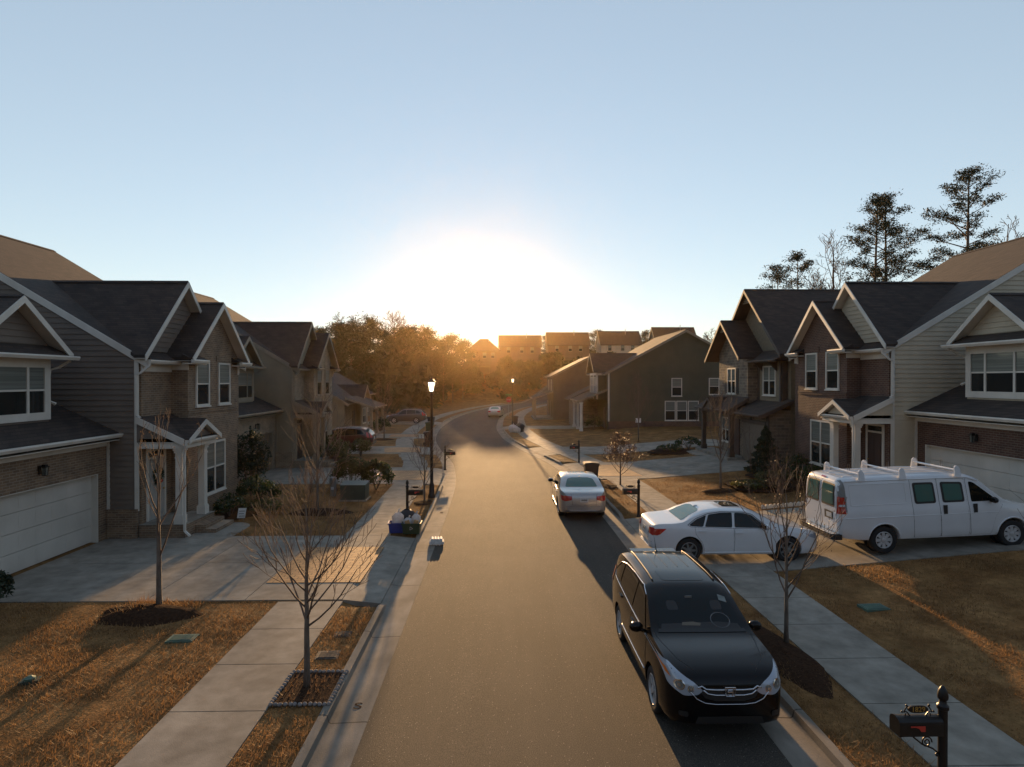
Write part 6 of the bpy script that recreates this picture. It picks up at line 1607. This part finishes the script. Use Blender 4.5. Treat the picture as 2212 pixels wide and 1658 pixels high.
pine('pine_tree', 'shorter bushy pine left of the bare trees above the stone house roof', at(1690, 60), 60, 16.2, .40, 2.8, 8, dens=70, nl=26, group=PG, size=.26, cs=(.5, .5, .26))
pine('pine_tree', 'leaning pine just right of the shortest pine above the stone house roof', at(1730, 61), 61, 18.0, .45, 2.5, 9, dens=65, nl=22, group=PG, size=.26, cs=(.5, .5, .26))
BG = 'tall bare trees on the skyline'
big = lambda label, px, D, h, seed, cl, sp, **k: bare_tree('bare_tree', label, at(px, D), D, h, h * cl, sp, h * .013, seed, k.get('nb', 16), 5, 2, 55, tw=k.get('tw', .022), group=BG, bark='pine_bark', llen=k.get('ll', sp * 1.5))
big('bare tree with a tall upright crown left of the close pair of pines', 1808, 62, 20.8, 3, .38, 3.4, ll=4.6)
big('low spreading bare tree between the leaning pine and the tall bare one', 1765, 61, 16.2, 4, .40, 3.0, ll=4.4)
big('bare tree at the far right photo edge beside the lone pine', 2195, 60, 22.3, 5, .5, 2.0, ll=3.4)
# woods behind the bend: single trees on the skyline, a mass beneath
protoA = pine('pine_tree', 'broad pine on the skyline left of the sun beside the bare tree', at(795, 120), 120, 17.0, .30, 5.2, 15, dens=34, nl=40, group='trees of the wood beyond the bend', size=.55, cs=(1.0, .7, .5), b=0)
protoB = pine('pine_tree', 'rounded pine on the skyline midway between the lamp and the bare tree', at(885, 125), 125, 15.6, .25, 4.6, 16, dens=34, nl=36, group='trees of the wood beyond the bend', size=.55, cs=(1.0, .7, .5), b=0)
protoC = pine('pine_tree', 'full-crowned pine on the skyline at the left end of the wood', at(735, 118), 118, 15.5, .2, 5.0, 17, dens=34, nl=38, group='trees of the wood beyond the bend', size=.55, cs=(1.0, .7, .5), b=0)
bt1 = bare_tree('bare_tree', 'pale bare tree rising highest above the wood left of the sun', at(853, 124), 124, 18.6, 7, 5.0, .26, 7, 18, 5, 2, 60, tw=.045, group=BG, bark='pine_bark', b=0, llen=6.5)
bt2 = bare_tree('bare_tree', 'bare tree above the wood at its left end, right of the tan house', at(745, 122), 122, 17.6, 6, 4.5, .24, 8, 18, 5, 2, 60, tw=.045, group=BG, bark='pine_bark', b=0, llen=6.0)
WG = 'trees of the wood beyond the bend'
wood = [(915, 128, .93, 'pine just right of the rounded one above the lamp'), (938, 132, .88, 'pine with a flattened top above the street lamp lantern'), (958, 126, .80, 'small pine to the right of the flat topped one'), (978, 134, .86, 'pine second from the hip roofed house'), (1000, 140, .86, 'pine touching the hip roofed hillside house'),
        (710, 112, .82, 'pine half hidden behind the tan house gable'), (760, 116, .94, 'pine below the left bare tree of the wood'), (825, 118, .92, 'pine between the two bare trees, lower one'), (850, 114, .80, 'pine at the foot of the tallest bare tree'), (870, 116, .86, 'pine right of the tallest bare tree trunk'),
        (690, 125, .98, 'pine seen through the gap over the tan house roof'), (640, 105, .80, 'pine tip showing just above the tan house ridge')]
for i, (px, D, s, lab) in enumerate(wood):
    p = (protoA, protoB, protoC)[i % 3]; o = dup(p, (at(px, D), D, 0), i * 1.3, lab, WG, s)
# small trees round the hillside houses
for i, (px, D, s, lab) in enumerate(((1292, 186, 1.02, 'dark pine between the second and third hillside houses'), (1396, 192, 1.05, 'dark pine between the third and the last hillside house'), (1178, 196, .95, 'pine glimpsed between the first two gabled hillside houses'), (1405, 150, .9, 'pine tip just left of the green house ridge'))):
    dup((protoB, protoC)[i % 2], (at(px, D), D, 7.0 if i < 3 else 3.4), i * 2.1, lab, 'pines among the hillside houses', s * .82)
bare_tree('bare_tree', 'faint bare tree between the green house and the stone house gables, left one', at(1535, 140), 140, 15.5, 5, 4, .2, 9, 15, 5, 2, 60, tw=.04, group=BG, bark='pine_bark', llen=5.5)
bare_tree('bare_tree', 'faint bare tree between the green house and the stone house gables, right one', at(1560, 132), 132, 17.0, 5, 4, .2, 10, 15, 5, 2, 60, tw=.04, group=BG, bark='pine_bark', llen=5.5)
# understorey: shrubs and saplings too many to count
def mass(name, spots, seed, m, per=420, size=.7):
    rg = np.random.default_rng(seed); V = []
    for (x, y, rx, ry, z0, h) in spots:
        n = per; a = rg.uniform(0, 2 * np.pi, n); u = rg.uniform(0, 1, n) ** .5; zz = rg.uniform(0, 1, n) ** .8
        k = np.sqrt(np.clip(1 - zz ** 2.2, .02, 1)); c = np.stack([x + rx * u * k * np.cos(a), y + ry * u * k * np.sin(a), z0 + h * zz], 1)
        d = rg.normal(0, 1, (n, 3)); d /= np.linalg.norm(d, axis=1)[:, None]; e = np.cross(d, rg.normal(0, 1, (n, 3))); e /= np.linalg.norm(e, axis=1)[:, None]; s = (size * rg.uniform(.5, 1.3, n))[:, None]
        V.append(np.stack([c - d * s, c + e * s * .45, c + d * s, c - e * s * .45], 1).reshape(-1, 3))
    V = np.concatenate(V).astype(np.float32); nq = len(V) // 4
    me = bpy.data.meshes.new(name); me.vertices.add(len(V)); me.vertices.foreach_set('co', V.ravel()); me.loops.add(len(V)); me.loops.foreach_set('vertex_index', np.arange(len(V), dtype=np.int32))
    me.polygons.add(nq); me.polygons.foreach_set('loop_start', np.arange(0, len(V), 4, dtype=np.int32)); me.update(calc_edges=True)
    me.materials.append(M[m]); o = bpy.data.objects.new(name, me); COL.objects.link(o); return tag(o, kind='stuff')
rd = random.Random(8); sp_ = []
for k in range(120):
    y = rd.uniform(92, 150); x = rd.uniform(-75, min(-14, RC(min(y, 155)) - 9 - 2)); sp_.append((x, y, rd.uniform(2.5, 4.5), rd.uniform(2.5, 4), 0, rd.uniform(5, 10.5)))
for k in range(26):
    y = rd.uniform(136, 164); x = rd.uniform(-30, 24); 
    if abs(x - RC(min(y, 155))) < 7 and y < 158: continue
    sp_.append((x, y, rd.uniform(2, 4), rd.uniform(2, 3.5), zg(x, y) - .5, rd.uniform(3, 6)))
for k in range(46):
    y = rd.uniform(146, 169); x = rd.uniform(-14, 60)
    if y < 160 and abs(x - RC(min(y, 155))) < 7: continue
    sp_.append((x, y, rd.uniform(2, 4), rd.uniform(2, 3), zg(x, y) - .5, rd.uniform(3.5, 6.5)))
mass('woodland', sp_, 3, 'pine_needles', 420, .75)
sp_ = []
for k in range(90):
    x = rd.uniform(-260, 300); y = rd.uniform(215, 330); sp_.append((x, y, 9, 7, zg(x, y) - 1, rd.uniform(7, 12) if abs(x) > 30 else 5))
for k in range(30):
    s = rd.choice((-1, 1)); x = s * rd.uniform(60, 130); y = rd.uniform(20, 200); sp_.append((x, y, 6, 6, zg(x, y) - .5, rd.uniform(8, 13)))
mass('distant_woods', sp_, 4, 'pine_needles', 260, 1.6)
# unseen wood added behind the camera to block low sky light
sp_ = [(rd.uniform(-70, 70), rd.uniform(-62, -34), 5, 5, -.5, rd.uniform(14, 22)) for k in range(60)]
mass('woodland', sp_, 6, 'pine_needles', 260, 1.5)
# ---------------------------------------------------------------- air
hm = bpy.data.materials.new('haze'); hm.use_nodes = True; t = hm.node_tree; t.nodes.clear()
out = t.nodes.new('ShaderNodeOutputMaterial'); pv = t.nodes.new('ShaderNodeVolumePrincipled')
pv.inputs['Color'].default_value = (1.0, .70, .34, 1); pv.inputs['Density'].default_value = .00008; pv.inputs['Anisotropy'].default_value = .88
t.links.new(pv.outputs[0], out.inputs['Volume']); M['haze'] = hm
mb = MB(); mb.box(-310, 350, -65, 345, -1.5, 28); hz = mb.build('haze', 'haze'); tag(hz, kind='stuff')
